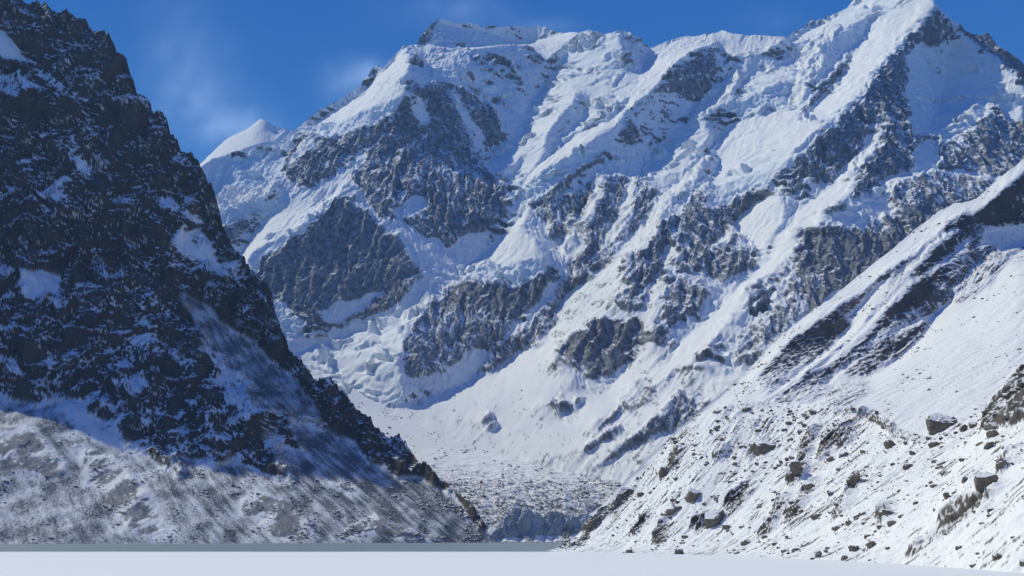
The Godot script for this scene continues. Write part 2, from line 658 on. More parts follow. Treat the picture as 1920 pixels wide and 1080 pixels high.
const MASSIF_BASE := "200,300,6300 300,330,6300 470,283,6300 545,250,5900 700,130,5900 830,37,6100 1060,62,6200 1220,89,6100 1354,58,6000 1480,72,5900 1660,-22,5600 1745,0,5700 1920,128,5800 2160,330,6000 200,-200,7000 1000,-200,7000 1660,-200,6600 2300,-100,7000 2400,300,6200" \
	+ " 430,465,5500 520,390,5600 640,355,5100 780,215,5550 900,320,5350 985,345,5200 1200,325,5300 1320,365,5050 1540,240,5200 1590,345,4700 1700,332,4300 1780,325,4250 1880,345,4300 2100,420,4300 1760,240,5100 1700,200,5250 1850,200,5200" \
	+ " 480,540,5050 640,605,4750 775,500,4900 870,490,4950 800,575,4800 862,522,4800 1000,460,4850 1100,430,4850 1200,480,4700 1300,500,4600 1400,470,4600 1500,460,4400" \
	+ " 560,660,4600 700,757,4300 750,750,4320 760,700,4450 870,720,4350 905,690,4400 1000,640,4400 1120,712,4200 1110,605,4450 1240,590,4350 1330,650,4050 1440,690,3900 1640,520,4150 1560,600,4050" \
	+ " 600,780,4250 900,800,4100 1050,800,3950 1100,850,3700 1150,900,3300 1200,900,3200 1260,800,3600 1350,750,3800 1450,740,3750 1600,650,3900 1700,560,3950 1900,450,4000 2200,500,4000" \
	+ " 200,900,4100 500,900,4100 900,900,3700 1100,960,3000 1250,950,3000 1400,830,3400 1600,780,3500 1900,650,3600 2300,700,3600"
const MASSIF_SKYLINE := "300,345,6300 385,308,6300 415,296,6300 445,288,6300 470,283,6300 500,280,6200 520,272,6000 537,258,5930 545,250,5900 562,239,5900 576,225,5900 584,219,5900 601,208,5900 615,201,5900 660,174,5900 677,163,5900 682,153,5900 690,142,5900 702,127,5900 713,125,5900 720,130,5900 732,114,5950 746,99,6000 756,89,6050" \
	+ " 785,85,6080 790,76,6100 804,56,6100 822,39,6100 831,37,6100 852,44,6100 879,44,6100 902,50,6120 938,52,6150 974,49,6170 1010,49,6190 1024,52,6200 1060,62,6200 1088,63,6200 1104,58,6180 1127,66,6160 1157,60,6150 1168,61,6150 1188,68,6130 1199,77,6100 1218,89,6100 1227,89,6100 1265,75,6080 1290,70,6060 1335,65,6020 1354,58,6000 1374,65,5980 1404,68,5970 1429,67,5950" \
	+ " 1452,70,5930 1477,73,5900 1487,60,5880 1509,51,5860 1519,39,5850 1534,42,5830 1559,32,5800 1589,15,5740 1599,0,5720 1625,-14,5660 1660,-22,5600 1700,-20,5640 1725,-6,5690 1745,2,5700 1764,21,5710 1789,44,5730 1820,65,5750 1853,74,5760 1878,97,5780 1892,107,5790 1917,128,5800 1960,165,5830 2040,240,5900 2160,330,6000 2300,420,6000"
const MASSIF_FOOT := "200,720,5000 300,720,4800 400,740,4500 560,785,4250 900,850,3850 1050,900,3500 1120,950,3050 1250,945,3020 1400,825,3450 1600,775,3550 1900,640,3650 2300,640,3650"
const MASSIF_GROUND := """
I 360,318 385,310 470,285 518,275 525,300 515,330 470,345 415,340 370,338
W 380,338 420,342 470,347 495,325 522,328 518,365 480,380 440,385 400,380 390,360
I 398,378 450,390 515,370 520,395 480,415 420,420 405,415
Q 410,420 470,410 488,405 460,435 430,455 418,450
S 520,330 560,345 640,350 670,320 685,292 665,330 690,380 640,360 600,375 550,385 520,380
R 540,285 560,250 575,240 600,255 640,255 700,240 740,215 762,190 776,180 782,190 775,215 740,235 700,270 660,295 620,330 585,352 540,342 530,310
W 545,300 560,262 578,258 585,275 570,290
L 582,222 610,203 660,175 700,165 745,160 765,175 757,190 720,205 690,210 640,225 600,232
I 575,230 600,236 640,228 700,203 757,192 740,214 700,236 650,252 600,256 578,246
L 678,165 702,127 720,130 735,113 757,90 770,112 768,150 745,158 700,163
F 740,105 757,89 850,92 880,90 950,80 990,64 1060,64 1070,85 1040,105 1025,112 990,95 950,97 900,110 870,108 830,100 800,96 775,100
S 822,39 852,44 900,52 908,72 890,83 870,84 850,78 800,84 790,87
R 785,88 800,56 822,39 815,60 803,84
F 902,50 1010,49 1024,54 990,58 940,62 905,62
S 905,63 990,60 970,76 930,80 892,84
H 757,105 775,102 830,105 878,115 900,130 880,140 845,120 793,112 770,125
L 793,112 845,122 880,142 878,147 830,136 793,122
H 770,125 793,124 830,138 880,148 925,172 960,188 985,215 980,250 960,225 930,200 880,188 830,160 785,172 772,150
U 887,145 925,163 950,165 978,185 983,206 965,192 930,177 890,160
L 930,178 984,203 985,216 940,192
H 920,100 970,93 1010,105 1018,140 990,185 985,210 960,165 925,145 905,128
R 775,182 785,172 830,158 860,170 905,190 935,215 945,250 920,290 915,320 945,350 958,370 955,400 930,420 900,455 870,490 845,470 800,450 770,430 745,415 720,412 700,395 680,370 660,335 690,290 740,235
S 775,185 792,188 806,230 792,242 778,225
S 842,165 872,200 902,250 918,290 902,296 868,225
Q 720,300 800,260 860,300 900,330 880,380 840,370 790,350 740,340
S 735,395 790,365 802,380 775,410 745,416
S 660,372 690,385 720,414 760,432 800,448 840,462 868,440 900,432 932,420 884,490 834,530 800,555 780,590 762,560 790,510 772,478 745,448 700,408
R 845,440 866,425 902,388 886,425 860,445
L 450,468 470,440 500,410 520,388 550,385 590,385 620,365 640,350 648,356 635,372 600,400 570,425 540,440 500,455 480,470 465,490 466,530 440,500
U 470,462 500,438 545,432 580,408 610,385 630,370 600,402 570,427 540,442 500,457 482,472
I 468,530 465,490 500,462 560,432 604,402 590,417 540,452 492,486 480,512 481,542
P 640,365 655,375 700,405 740,440 765,470 776,500 772,530 745,560 710,590 660,600 620,612 590,610 540,580 500,545 478,525 485,490 520,470 560,445 600,405
S 600,585 660,562 700,548 722,540 690,577 620,607
Q 520,565 545,580 600,610 640,600 700,578 740,556 800,510 806,495 790,530 745,572 690,590 640,608 615,616 570,605
S 560,640 620,612 700,592 780,560 830,530 862,522 800,573 740,598 690,620 620,640 570,660
I 505,560 545,580 560,640 548,650 520,600
G 545,660 580,652 650,630 700,608 745,592 770,580 800,570 766,610 752,640 747,690 752,720 763,735 757,750 730,758 680,757 650,750 630,720 570,690
U 560,700 600,690 640,680 690,660 745,690 752,722 760,740 730,757 680,757 640,745
Q 800,570 850,530 900,525 990,530 960,580 920,630 890,650 860,680 830,700 790,705 760,700 750,680 757,640 770,610
C 858,530 880,522 940,540 960,560 930,590 890,585 850,575 825,565
S 1000,540 962,600 932,650 902,690 870,722 800,737 770,722 760,707 830,707 892,652 922,612 962,560
R 990,545 1002,560 962,612 922,657 890,655 905,625 950,575
L 850,528 880,498 915,465 945,440 965,440 1000,452 1018,480 1020,500 1000,488 960,495 940,500 910,490 880,508
I 864,526 910,492 950,502 1010,490 1020,502 1000,532 960,532 930,527 900,522
C 1000,522 1030,505 1062,490 1045,522 1012,560 985,582 962,607 936,562 960,532
S 960,440 985,400 1000,395 1030,440 1040,470 1020,475 1000,452
L 950,442 985,398 995,392 975,430 965,442
L 1040,470 1060,440 1085,418 1110,415 1115,430 1090,445 1070,465 1055,480
W 1060,460 1095,435 1115,440 1108,480 1085,510 1062,500
S 1050,490 1070,500 1090,515 1060,550 1030,560 1045,525
S 1130,460 1150,410 1142,460 1120,490 1112,470
U 1060,64 1125,68 1215,90 1190,120 1150,115 1215,130 1200,160 1165,190 1155,205 1110,230 1060,260 1020,290 985,330 965,345 960,330 985,290 940,320 915,310 925,275 950,260 985,250 985,210 1010,170 1040,130 1060,100
H 1158,65 1190,70 1212,90 1208,125 1180,122 1160,95
H 1017,292 1030,240 1070,200 1080,172 1105,180 1097,220 1062,252
L 988,330 1020,298 1080,252 1150,216 1176,204 1152,236 1102,272 1050,302 1002,332 985,347
I 978,357 1000,335 1060,303 1110,277 1162,237 1152,252 1112,292 1062,327 1012,362 985,387 965,390
R 985,390 1020,364 1080,324 1140,288 1162,252 1180,227 1216,235 1226,252 1200,270 1152,262 1127,302 1082,332 1050,372 1030,402 1000,392
H 1180,205 1230,203 1290,182 1310,202 1290,242 1250,272 1230,300 1200,325 1160,315 1122,310 1152,262 1200,272
Q 1240,165 1280,120 1320,104 1345,98 1335,142 1320,192 1290,187 1250,177
L 1218,90 1290,70 1354,58 1480,72 1440,100 1360,110 1345,85 1320,95 1275,112 1245,145 1220,175 1180,202 1160,207 1190,167 1205,135
W 1370,145 1392,140 1367,192 1322,222 1290,262 1250,302 1200,332 1212,310 1240,280 1288,235 1318,190 1345,165
U 1230,282 1270,240 1300,230 1330,250 1310,302 1280,322 1230,332 1205,335
W 1240,372 1300,322 1320,292 1372,230 1362,252 1300,342 1230,402 1180,452 1150,472 1200,412
Q 1000,402 1050,374 1130,332 1200,332 1242,372 1182,452 1130,462 1100,482 1062,442 1030,442
Q 1062,492 1130,462 1182,482 1132,522 1092,562 1052,602 1012,642 985,642 1000,602 1042,552
W 1130,455 1160,400 1172,350 1185,350 1178,410 1150,465
W 1080,420 1110,370 1120,330 1132,330 1125,380 1098,425
W 1040,610 1080,570 1140,500 1180,452 1220,412 1252,372 1236,420 1200,470 1150,530 1110,580 1060,630
U 1390,152 1430,130 1500,118 1496,150 1450,166 1410,202 1380,190
I 1376,195 1440,172 1492,160 1480,202 1400,222 1372,222
U 1480,72 1520,50 1599,0 1660,-20 1735,5 1740,25 1720,50 1705,65 1665,105 1630,145 1600,190 1560,225 1540,240 1500,270 1470,290 1465,240 1490,210 1530,170 1560,110 1580,80 1540,70 1510,110 1490,150 1500,110
W 1500,110 1540,60 1570,50 1560,90 1525,150 1492,200 1480,190
L 1590,110 1640,60 1700,25 1735,10 1738,28 1700,62 1660,100 1620,145 1590,190 1545,225 1560,180
C 1492,215 1530,172 1572,120 1602,92 1587,132 1547,177 1512,217 1482,242
I 1530,95 1590,52 1640,22 1622,62 1582,102 1555,135
L 1375,235 1480,212 1500,225 1540,240 1500,272 1475,295 1440,300 1400,310 1370,300 1342,290 1352,260
U 1350,300 1420,290 1480,285 1475,305 1455,322 1400,332 1360,350 1332,345
I 1325,364 1360,342 1410,332 1442,350 1402,366 1362,372 1332,392 1310,396 1316,377
I 1480,302 1540,247 1562,230 1552,252 1502,312 1472,342 1452,352 1460,322
R 1740,30 1770,50 1760,90 1700,100 1690,130 1690,200 1715,240 1720,250 1630,260 1600,300 1560,350 1500,340 1440,350 1480,312 1552,242 1602,195 1667,110 1707,68
S 1693,115 1720,88 1762,95 1775,80 1792,110 1772,150 1760,200 1742,252 1700,252 1715,202 1693,152
U 1780,82 1822,105 1852,140 1882,170 1912,212 1902,232 1852,202 1832,190 1800,232 1770,242 1752,232 1765,190 1770,130
C 1745,2 1790,45 1850,76 1920,130 2000,200 2160,330 2100,330 1940,210 1900,176 1850,122 1800,76
L 1742,12 1765,45 1800,82 1850,127 1900,182 1965,240 1960,252 1880,184 1820,114 1778,78
R 1830,232 1860,200 1902,237 1960,262 2100,340 1900,340 1850,330 1770,317 1700,322 1640,362 1600,372 1580,346 1610,292 1640,257 1720,257 1752,252 1790,272
S 1722,262 1762,262 1752,320 1702,322
W 1640,252 1648,258 1625,300 1595,330 1572,348 1563,346 1592,310 1622,280
L 1660,245 1615,245 1620,238 1650,236
R 1300,402 1330,392 1400,367 1440,352 1452,366 1402,402 1375,422 1400,462 1412,492 1402,520 1372,552 1340,522 1300,512 1270,522 1240,482 1268,432
L 1375,422 1425,378 1445,375 1468,395 1466,420 1440,452 1430,482 1410,462 1395,452 1383,442
S 1394,442 1420,452 1402,470 1388,456
L 1325,472 1362,438 1366,446 1352,466 1335,472
S 1340,542 1402,510 1392,542 1352,572 1320,552
V 1060,640 960,650 905,690 870,722 800,742 740,762 690,772 600,790 900,900 1130,960 1250,960 1420,830 1370,760 1330,700 1250,692 1212,642 1232,562 1192,502 1162,482 1080,542 1010,612
V 1160,480 1195,440 1240,420 1270,470 1230,560 1190,600 1130,600 1080,640 1020,650 1080,570
A 600,800 690,765 760,768 830,742 900,702 930,690 1000,652 1030,690 1048,722 1012,762 1080,802 1110,832 900,900
A 1140,640 1200,700 1250,700 1180,760 1120,800 1080,800 1050,740 1120,735 1160,705
R 905,687 940,642 980,613 986,636 1000,641 960,671 920,704
Q 985,636 1000,610 1040,590 1050,600 1010,640
C 1040,662 1050,650 1110,606 1130,600 1190,600 1196,620 1202,642 1180,682 1150,706 1120,713 1080,697 1050,692 1035,687
S 1050,692 1080,699 1120,715 1150,708 1177,690 1142,727 1110,730 1080,727 1060,707
R 1240,582 1245,552 1280,522 1310,532 1332,557 1300,592 1270,607 1240,602
Q 1150,562 1210,532 1222,547 1206,592 1160,572
R 1215,622 1250,615 1266,620 1240,652 1220,652
R 1250,652 1270,637 1286,642 1250,682 1220,692
R 1010,762 1060,757 1102,750 1070,772 1050,787 1030,777
T 1160,757 1190,722 1250,682 1320,622 1390,562 1397,567 1332,652 1282,702 1222,752 1180,777
C 1110,802 1140,772 1172,766 1150,792 1114,810
R 1090,842 1130,818 1165,800 1172,808 1140,828 1100,850
Q 1220,792 1270,742 1340,742 1372,762 1332,782 1270,802 1182,842 1120,882 1160,832
R 898,785 912,776 930,780 925,796 905,797
R 912,806 935,797 942,803 930,812
R 1240,420 1300,370 1340,345 1320,395 1300,404 1268,434 1240,482 1215,500 1220,460
R 1180,482 1240,440 1250,500 1215,545 1185,560 1160,530
L 1590,340 1602,345 1577,375 1542,410 1502,460 1462,500 1432,530 1382,590 1322,650 1242,712 1200,732 1230,692 1290,632 1350,582 1402,522 1432,490 1470,430 1490,397 1530,375 1560,352
C 1390,560 1430,525 1480,480 1475,490 1430,540 1385,580
Q 1640,377 1700,334 1780,327 1880,347 1886,357 1830,402 1760,452 1680,502 1600,562 1560,602 1500,652 1440,692 1390,687 1370,662 1402,622 1452,562 1502,482 1542,432 1580,402
C 1660,422 1720,392 1790,382 1802,402 1760,432 1700,482 1640,522 1560,572 1500,582 1540,532 1590,482 1650,457
C 1480,440 1530,430 1600,440 1650,450 1590,480 1540,520 1490,520
S 1560,412 1600,377 1660,362 1672,392 1640,422 1600,432 1560,432
I 1605,402 1625,400 1628,415 1608,420
F 1750,328 1790,322 1850,330 1890,347 1880,352 1840,338 1790,331
F 1630,362 1665,335 1700,328 1755,324 1755,330 1700,336 1668,345 1640,366
S 1550,562 1602,540 1592,562 1552,592 1482,642 1468,632
L 1310,747 1330,702 1402,692 1452,682 1502,672 1472,702 1422,742 1372,762
"""
const CLIFF_BASE := "-350,-250,4155 -150,-200,4291 0,-150,4361 42,-10,4286 200,-250,4755 0,0,4220 100,40,4275 210,105,4276 245,178,4241 262,190,4244 345,295,4190 385,340,4163 415,430,4088 450,500,4035 505,565,3921 560,695,3696 615,725,3621 640,745,3600 700,815,3480 760,855,3380 800,895,3300 860,940,3180 910,1005,3060 500,200,4649 800,500,4200 1000,800,3700 1000,1030,3120 1000,1060,3000 -350,300,3537 -350,740,2835 -350,1030,2150 -350,1080,2050 0,1020,2400 0,1080,2300 300,1018,2600 300,1080,2500 600,1017,2800 600,1080,2700 900,1016,3050 900,1080,2950 0,740,3085 100,752,3088 200,790,3090 300,860,3000 340,900,2884 480,880,3055 547,905,3037 620,805,3446 555,789,3437 680,850,3342 430,855,3100 100,500,3665 250,500,3765 350,650,3616 470,720,3551 400,660,3636 540,740,3575 0,300,3887 150,300,3937 280,350,4027 0,500,3565 150,150,4108"
const CLIFF_SKYLINE := "-520,900,3400 -420,600,3800 -330,200,4100 -250,-60,4250 -130,-90,4300 0,-60,4306 42,0,4280 50,12,4274 68,12,4281 75,20,4278 95,28,4280 105,30,4283 125,32,4289 130,40,4286 145,40,4291 160,46,4294 170,60,4288 190,67,4291 198,78,4287 205,90,4283 211,105,4276 226,107,4277 231,125,4267 238,155,4251 241,170,4242 245,178,4238 262,190,4235 278,198,4234 284,220,4222 305,235,4218 313,255,4206 325,268,4202 338,285,4194 345,295,4190 360,308,4180 378,330,4166 386,340,4159 393,355,4149 401,380,4132 411,410,4109 416,430,4095 430,460,4070 445,490,4044 460,515,4022 480,530,3981 495,545,3948 506,565,3919 511,590,3893 521,615,3855 536,650,3792 550,680,3729 561,695,3694 580,710,3659 615,725,3621 630,730,3608 650,755,3580 665,775,3550 690,800,3500 715,825,3455 740,832,3413 760,855,3380 775,880,3350 800,896,3300 830,915,3240 860,940,3180 880,965,3132 900,990,3084 910,1004,3060 930,1015,3050"
const CLIFF_FOOT := "-350,400,3300 -150,760,2950 -100,1000,2500 -60,1022,2300 0,1022,2390 300,1020,2590 600,1019,2790 900,1018,3040 930,1017.5,3050"
const CLIFF_GROUND := """
Z -350,690 -100,715 0,742 64,767 105,750 144,753 194,789 242,828 278,859 337,902 330,862 344,850 380,877 408,880 430,857 480,882 547,907 531,860 521,830 495,806 540,842 572,849 556,790 620,806 680,852 740,892 790,902 860,942 910,1002 930,1014 930,1080 -350,1080
Y 495,806 540,842 572,849 556,790 620,806 680,852 740,892 790,902 860,942 910,1002 930,1014 930,1080 760,1080 640,980 560,910 531,860
X 0,790 40,800 70,815 110,852 132,900 60,902 20,882 -20,872 -40,800
X 140,832 200,842 260,900 305,960 335,1012 240,1002 200,932 150,872
X 440,930 500,920 560,960 590,1010 520,1012 470,980
X 600,905 640,900 690,930 650,930
B 230,790 280,835 337,902 340,880 300,820 250,770
X 640,990 700,960 800,1000 830,1012 640,1012
B 640,745 665,770 715,822 742,832 762,856 790,905 740,880 690,840 650,800 630,770
Y 350,555 380,570 420,610 470,640 540,700 580,760 600,792 560,782 500,772 470,747 440,722 430,692 400,662 385,622 365,582
J 392,668 396,650 412,665 430,690 470,722 478,750 472,767 445,772 420,747 405,702
J 430,797 440,780 462,766 500,776 492,787 470,792
B 430,795 470,800 520,835 548,906 525,890 480,860 440,830
L 100,765 120,752 150,760 190,795 240,835 280,875 230,850 180,815 130,785
J -40,128 0,150 24,131 45,146 82,167 85,177 60,172 40,187 20,187 0,174 -30,170
S -60,40 0,60 30,85 55,110 60,122 30,112 0,107 -50,100
J 52,108 76,124 106,150 122,162 166,186 172,194 140,190 100,172 70,142
J 210,191 235,178 246,174 263,189 278,197 255,199 235,199
J 20,30 34,44 56,66 50,68 30,50
J 72,254 106,258 106,265 76,262
J 123,230 142,260 152,290 172,317 159,337 149,322 139,290
J 33,306 76,292 82,301 38,312
J 38,376 60,371 82,386 112,412 104,414 68,391
J 68,372 94,361 110,344 134,337 121,356 110,381 92,374
J 294,364 321,375 347,397 325,402 298,386
J 209,360 242,376 231,391 211,373
S 340,430 366,431 402,460 442,500 446,527 420,517 390,492 370,502 340,477 325,461
J 345,440 366,436 390,462 380,478 360,470
J 380,445 402,460 442,500 446,527 420,515 400,485
J 248,600 276,594 302,606 271,621
J 238,630 302,640 312,651 275,656
J 223,585 233,600 229,612
J 254,705 281,703 276,736 254,731
J 8,680 30,674 62,706 30,711
S 43,530 80,509 112,525 101,561 60,561
J -20,485 15,499 36,521 10,516 -10,512
J 258,775 291,799 301,811 284,806
J 345,297 362,309 386,341 374,338 356,318
J 330,365 362,372 372,392 350,385
S 350,395 372,400 385,420 372,425
J 280,215 300,232 286,232
"""
const SCREE := """
-350,690 -100,715 0,742 64,767 105,750 144,753 194,789 242,828 278,859 337,902 330,862 344,850 380,877 408,880 430,857 480,882 547,907 531,860 521,830 495,806 540,842 572,849 556,790 620,806 680,852 740,892 790,902 860,942 910,1002 930,1014 930,1100 -350,1100
"""
const SLOPE_BASE := "1200,900,2120 1300,800,2350 1428,708,2650 1525,616,2810 1614,543,2930 1664,503,3000 1805,397,3200 1845,392,3200 1920,325,3300 2100,160,3700 1300,600,3300 1600,300,3600 2000,50,4200 2400,50,4200 1840,440,3000 1920,440,2950 2100,420,3000 1640,620,2600 1740,590,2500 1790,540,2600 1880,480,2650 1920,480,2600 1590,700,2300 1450,760,2200 1700,660,2250 1920,640,2050 1560,770,1900 1700,800,1700 1900,780,1600 1300,850,2000 1500,850,1700 1700,880,1450 1920,850,1350 2300,850,1350 2300,500,2500 1200,1000,1900 1500,1000,1500 1920,1000,1200 2300,1000,1200 2600,500,2400 2700,900,1200 2700,0,3600"
const SLOPE_SKYLINE := "1200,870,2150 1300,800,2350 1345,770,2450 1400,735,2580 1428,708,2650 1470,660,2730 1525,616,2810 1560,588,2860 1585,580,2890 1614,543,2930 1664,503,3000 1690,484,3040 1723,451,3090 1775,412,3170 1805,397,3200 1822,404,3200 1845,392,3200 1880,360,3250 1920,325,3300 2000,250,3500 2100,160,3700 2300,100,3600"
const SLOPE_FOOT := "1200,960,2130 1400,900,1900 1550,860,1650 1700,880,1450 1900,840,1400 2100,800,1400 2400,800,1300"
const SLOPE_GROUND := """
C 1822,407 1850,393 1920,330 2050,220 2050,420 1920,418 1870,428 1840,425
I 1840,440 1850,430 1920,419 2050,410 2050,452 1920,442 1880,460 1840,455
Q 1830,470 1860,455 1880,462 1850,500 1820,520
Q 1805,400 1822,407 1850,430 1840,457 1820,520 1790,560 1700,612 1640,652 1560,706 1500,742 1440,762 1425,713 1480,660 1525,620 1560,590 1614,545 1664,505 1723,453 1775,413
C 1805,400 1820,420 1815,440 1840,460 1800,475 1790,500 1760,540 1720,577 1640,622 1560,682 1530,707 1540,690 1590,640 1640,590 1680,530 1720,470
L 1807,398 1770,427 1720,472 1667,504 1680,483 1720,453 1780,410
W 1802,428 1752,472 1692,522 1652,562 1602,602 1593,596 1640,548 1700,498 1760,446
L 1817,440 1802,472 1762,507 1722,542 1682,582 1640,612 1648,595 1700,548 1770,486
L 1664,518 1652,540 1612,602 1572,642 1512,692 1452,742 1420,752 1440,730 1490,680 1560,610 1600,570 1640,530
C 1580,582 1560,588 1525,620 1480,660 1440,700 1423,712 1450,707 1502,677 1552,632 1592,602
C 1590,692 1640,647 1690,622 1742,594 1737,620 1702,652 1642,692 1602,712 1570,707
T 1540,762 1580,727 1620,715 1642,740 1602,762 1560,772
L 1690,522 1668,548 1630,590 1600,625 1560,660 1525,690 1540,690 1580,665 1620,630 1665,585 1700,545 1712,525
T 1400,770 1450,745 1540,720 1560,740 1500,770
C 1640,600 1700,545 1760,500 1800,478 1795,505 1740,560 1690,600 1640,632 1580,680 1540,712 1530,705 1590,650
C 1605,700 1650,655 1700,630 1735,622 1700,655 1650,690 1610,712
T 1780,540 1860,470 1920,470 1860,540 1800,580
"""
const MORAINE_BASE := "1000,1036,1130 1060,1036,1075 1250,1039,910 1400,1043,800 1550,1050,660 1700,1059,540 1900,1074,415 2100,1095,335 2600,1130,250 2600,1300,240 1040,1033,1090 1075,1020,1100 1130,965,1100 1200,900,1100 1260,830,1095 1310,780,1085 1345,765,1075 1440,755,1050 1500,757,1030 1600,765,950 1665,790,880 1730,820,800 1770,806,790 1850,778,775 1900,712,775 1925,690,780 2000,640,780 2100,580,790 2600,400,800 2800,400,700 900,900,1300 1100,700,1400 1400,600,1300 1700,600,1050 1900,560,1000 2200,400,1000 2800,200,900 1000,1060,1110 1400,1070,760 1900,1110,380 2100,1140,320"
const MORAINE_SKYLINE := "1040,1034,1090 1075,1020,1100 1100,995,1100 1130,965,1100 1170,925,1100 1200,900,1100 1235,860,1100 1260,830,1095 1285,795,1090 1310,780,1085 1345,765,1075 1380,760,1065 1440,755,1050 1500,757,1030 1540,762,1000 1560,770,985 1600,765,950 1640,775,910 1665,790,880 1700,810,840 1730,820,800 1770,806,790 1800,800,785 1825,798,780 1850,778,775 1870,743,775 1900,712,775 1925,690,780 2000,640,780 2100,580,790 2600,400,800 2800,400,700"
const MORAINE_FOOT := "1040,1037,1085 1060,1038,1070 1250,1042,900 1400,1047,790 1550,1055,650 1700,1066,530 1900,1084,410 2100,1105,330 2600,1200,240"
const MORAINE_GROUND := """
F 1420,762 1500,760 1545,766 1480,780 1400,790 1390,775
O 1560,772 1600,768 1640,778 1700,812 1728,832 1690,830 1650,800 1600,785
O 1845,775 1870,740 1900,712 1960,670 2100,580 2100,700 1920,800 1880,805 1850,800
O 1360,940 1400,905 1425,900 1420,925 1390,960 1360,985
O 1255,870 1275,835 1290,840 1265,880
O 1290,985 1330,960 1345,975 1310,1000
O 1065,1030 1100,1000 1110,1005 1085,1030
O 1100,990 1150,945 1190,915 1195,925 1150,960 1110,1000
O 1690,1050 1740,1010 1800,970 1830,935 1845,940 1800,990 1750,1030 1710,1052
O 1420,1010 1450,960 1480,930 1490,935 1460,985 1435,1015
O 1220,1020 1245,975 1265,985 1240,1025
O 1478,905 1500,870 1530,868 1520,890 1490,920
O 1560,985 1570,940 1602,903 1614,910 1592,962
O 1640,988 1665,950 1682,955 1662,1002
O 1770,990 1780,960 1832,928 1852,940 1802,1002
O 1838,932 1880,903 1892,915 1852,962
O 1570,850 1575,820 1592,798 1602,830
O 1535,872 1545,840 1572,798 1586,805 1562,852
O 1498,892 1502,850 1516,818 1532,798 1542,806 1522,862
O 1468,992 1480,960 1532,898 1542,905 1502,967
O 1880,862 1920,828 1932,850 1892,892
O 1330,860 1350,830 1362,838 1340,875
O 1395,860 1412,835 1420,842 1402,880
O 1180,1000 1215,960 1225,968 1190,1010
"""
const SNOUT_BASE := "850,1016,3420 940,1016,3430 1000,1016,3430 1100,1016,3430 1200,1016,3420 1300,1016,3400 850,940,3560 940,965,3470 985,955,3480 1050,962,3500 1100,960,3490 1200,950,3520 1300,940,3560 800,1040,3410 1300,1040,3390 800,880,3700 1300,880,3700"
const SNOUT_SKYLINE := "880,1010,3430 900,1003,3440 925,988,3450 945,972,3460 965,958,3470 985,953,3480 1000,963,3480 1018,970,3490 1035,962,3495 1055,964,3500 1075,973,3490 1095,965,3490 1115,958,3490 1150,962,3500 1200,955,3520 1280,945,3540"
const SNOUT_FOOT := "880,1017.5,3420 940,1017.5,3420 1000,1017.5,3425 1100,1017.5,3425 1200,1017.5,3420 1280,1017.5,3400"
const SNOUT_GROUND := """
N 860,1010 900,1000 925,985 945,970 930,995 915,1012 880,1018
N 1005,1003 1040,1006 1080,1000 1100,1008 1080,1018 1000,1018
N 930,1012 960,1006 990,1013 985,1018 930,1018
"""
const PEAK_BASE := "250,400,8800 700,400,8900 250,150,9600 700,150,9600 489,229,9000 420,250,8950 360,305,8900 545,255,9100 489,330,8700"
const PEAK_SKYLINE := "280,370,8900 330,332,8900 360,305,8900 380,290,8920 400,268,8940 420,249,8950 440,246,8970 458,243,8980 474,237,8990 484,230,9000 490,228,9000 499,234,9000 510,240,9020 520,250,9050 535,254,9080 560,262,9100 620,290,9100"
const PEAK_FOOT := "280,420,8800 620,420,8800"
const PEAK_GROUND := """
L 330,340 360,300 420,246 455,240 490,225 505,236 540,252 520,275 450,285 400,300 370,330
"""
const SPUR := """
1805,400 1822,407 1850,430 1840,457 1820,520 1790,560 1700,612 1640,652 1560,706 1500,742 1440,762 1425,713 1480,660 1525,620 1560,590 1614,545 1664,505 1723,453 1775,413
"""

func tag(o: Node3D, label: String, category := "", group := "", kind := "") -> Node3D:
	o.set_meta("label", label)
	if category: o.set_meta("category", category)
	if group: o.set_meta("group", group)
	if kind: o.set_meta("kind", kind)
	return o

func put(called: String, mesh: Mesh, parent: Node3D = self) -> MeshInstance3D:
	var o := MeshInstance3D.new()
	o.name = called
	o.mesh = mesh
	parent.add_child(o, true)
	return o

func ground_material(rough := 0.85) -> StandardMaterial3D:
	var m := StandardMaterial3D.new()
	m.vertex_color_use_as_albedo = true
	m.roughness = rough
	m.metallic_specular = 0.25
	return m

func sky_picture() -> ImageTexture:      # thin veils of blown snow high over the col, and nothing else
	var im := Image.create(2048, 1024, false, Image.FORMAT_RGBAF)
	im.fill(Color(0, 0, 0, 0))
	var n := noise(FastNoiseLite.TYPE_SIMPLEX_SMOOTH, 4, 5)
	var veil := [[330, 90, 70, 120, 0.16], [365, 170, 75, 90, 0.30], [420, 225, 70, 45, 0.36], [460, 245, 60, 30, 0.45], [655, 155, 50, 40, 0.40], [690, 138, 28, 22, 0.5], [880, 20, 70, 28, 0.22], [1010, 50, 70, 16, 0.25], [790, 10, 100, 50, 0.10], [1440, 40, 60, 30, 0.08], [720, 190, 60, 60, 0.10]]
	for y in range(300, 512):
		for x in range(850, 1200):
			var dir := Vector2((x + 0.5) / 2048.0, (y + 0.5) / 1024.0)
			var el := (0.5 - dir.y) * PI
			var az := (dir.x - 0.5) * TAU
			# -z lies at the left edge of the picture; it is drawn round the middle and moved there
			var px := CX + F * tan(az)
			var py := HY - F * tan(el) / cos(az)
			var a := 0.0
			for v in veil:
				var q := Vector2((px - v[0]) / v[2], (py - v[1]) / v[3])
				a += v[4] * exp(-q.length_squared())
			if a < 0.003: continue
			a *= 0.75 + 0.55 * n.get_noise_2d((px + py * 0.8) / 75.0, (py - px * 0.5) / 95.0)
			a = clampf(a, 0, 0.9)
			im.set_pixel((x + 1024) % 2048, y, Color(0.30, 0.36, 0.41, a))
	return ImageTexture.create_from_image(im)

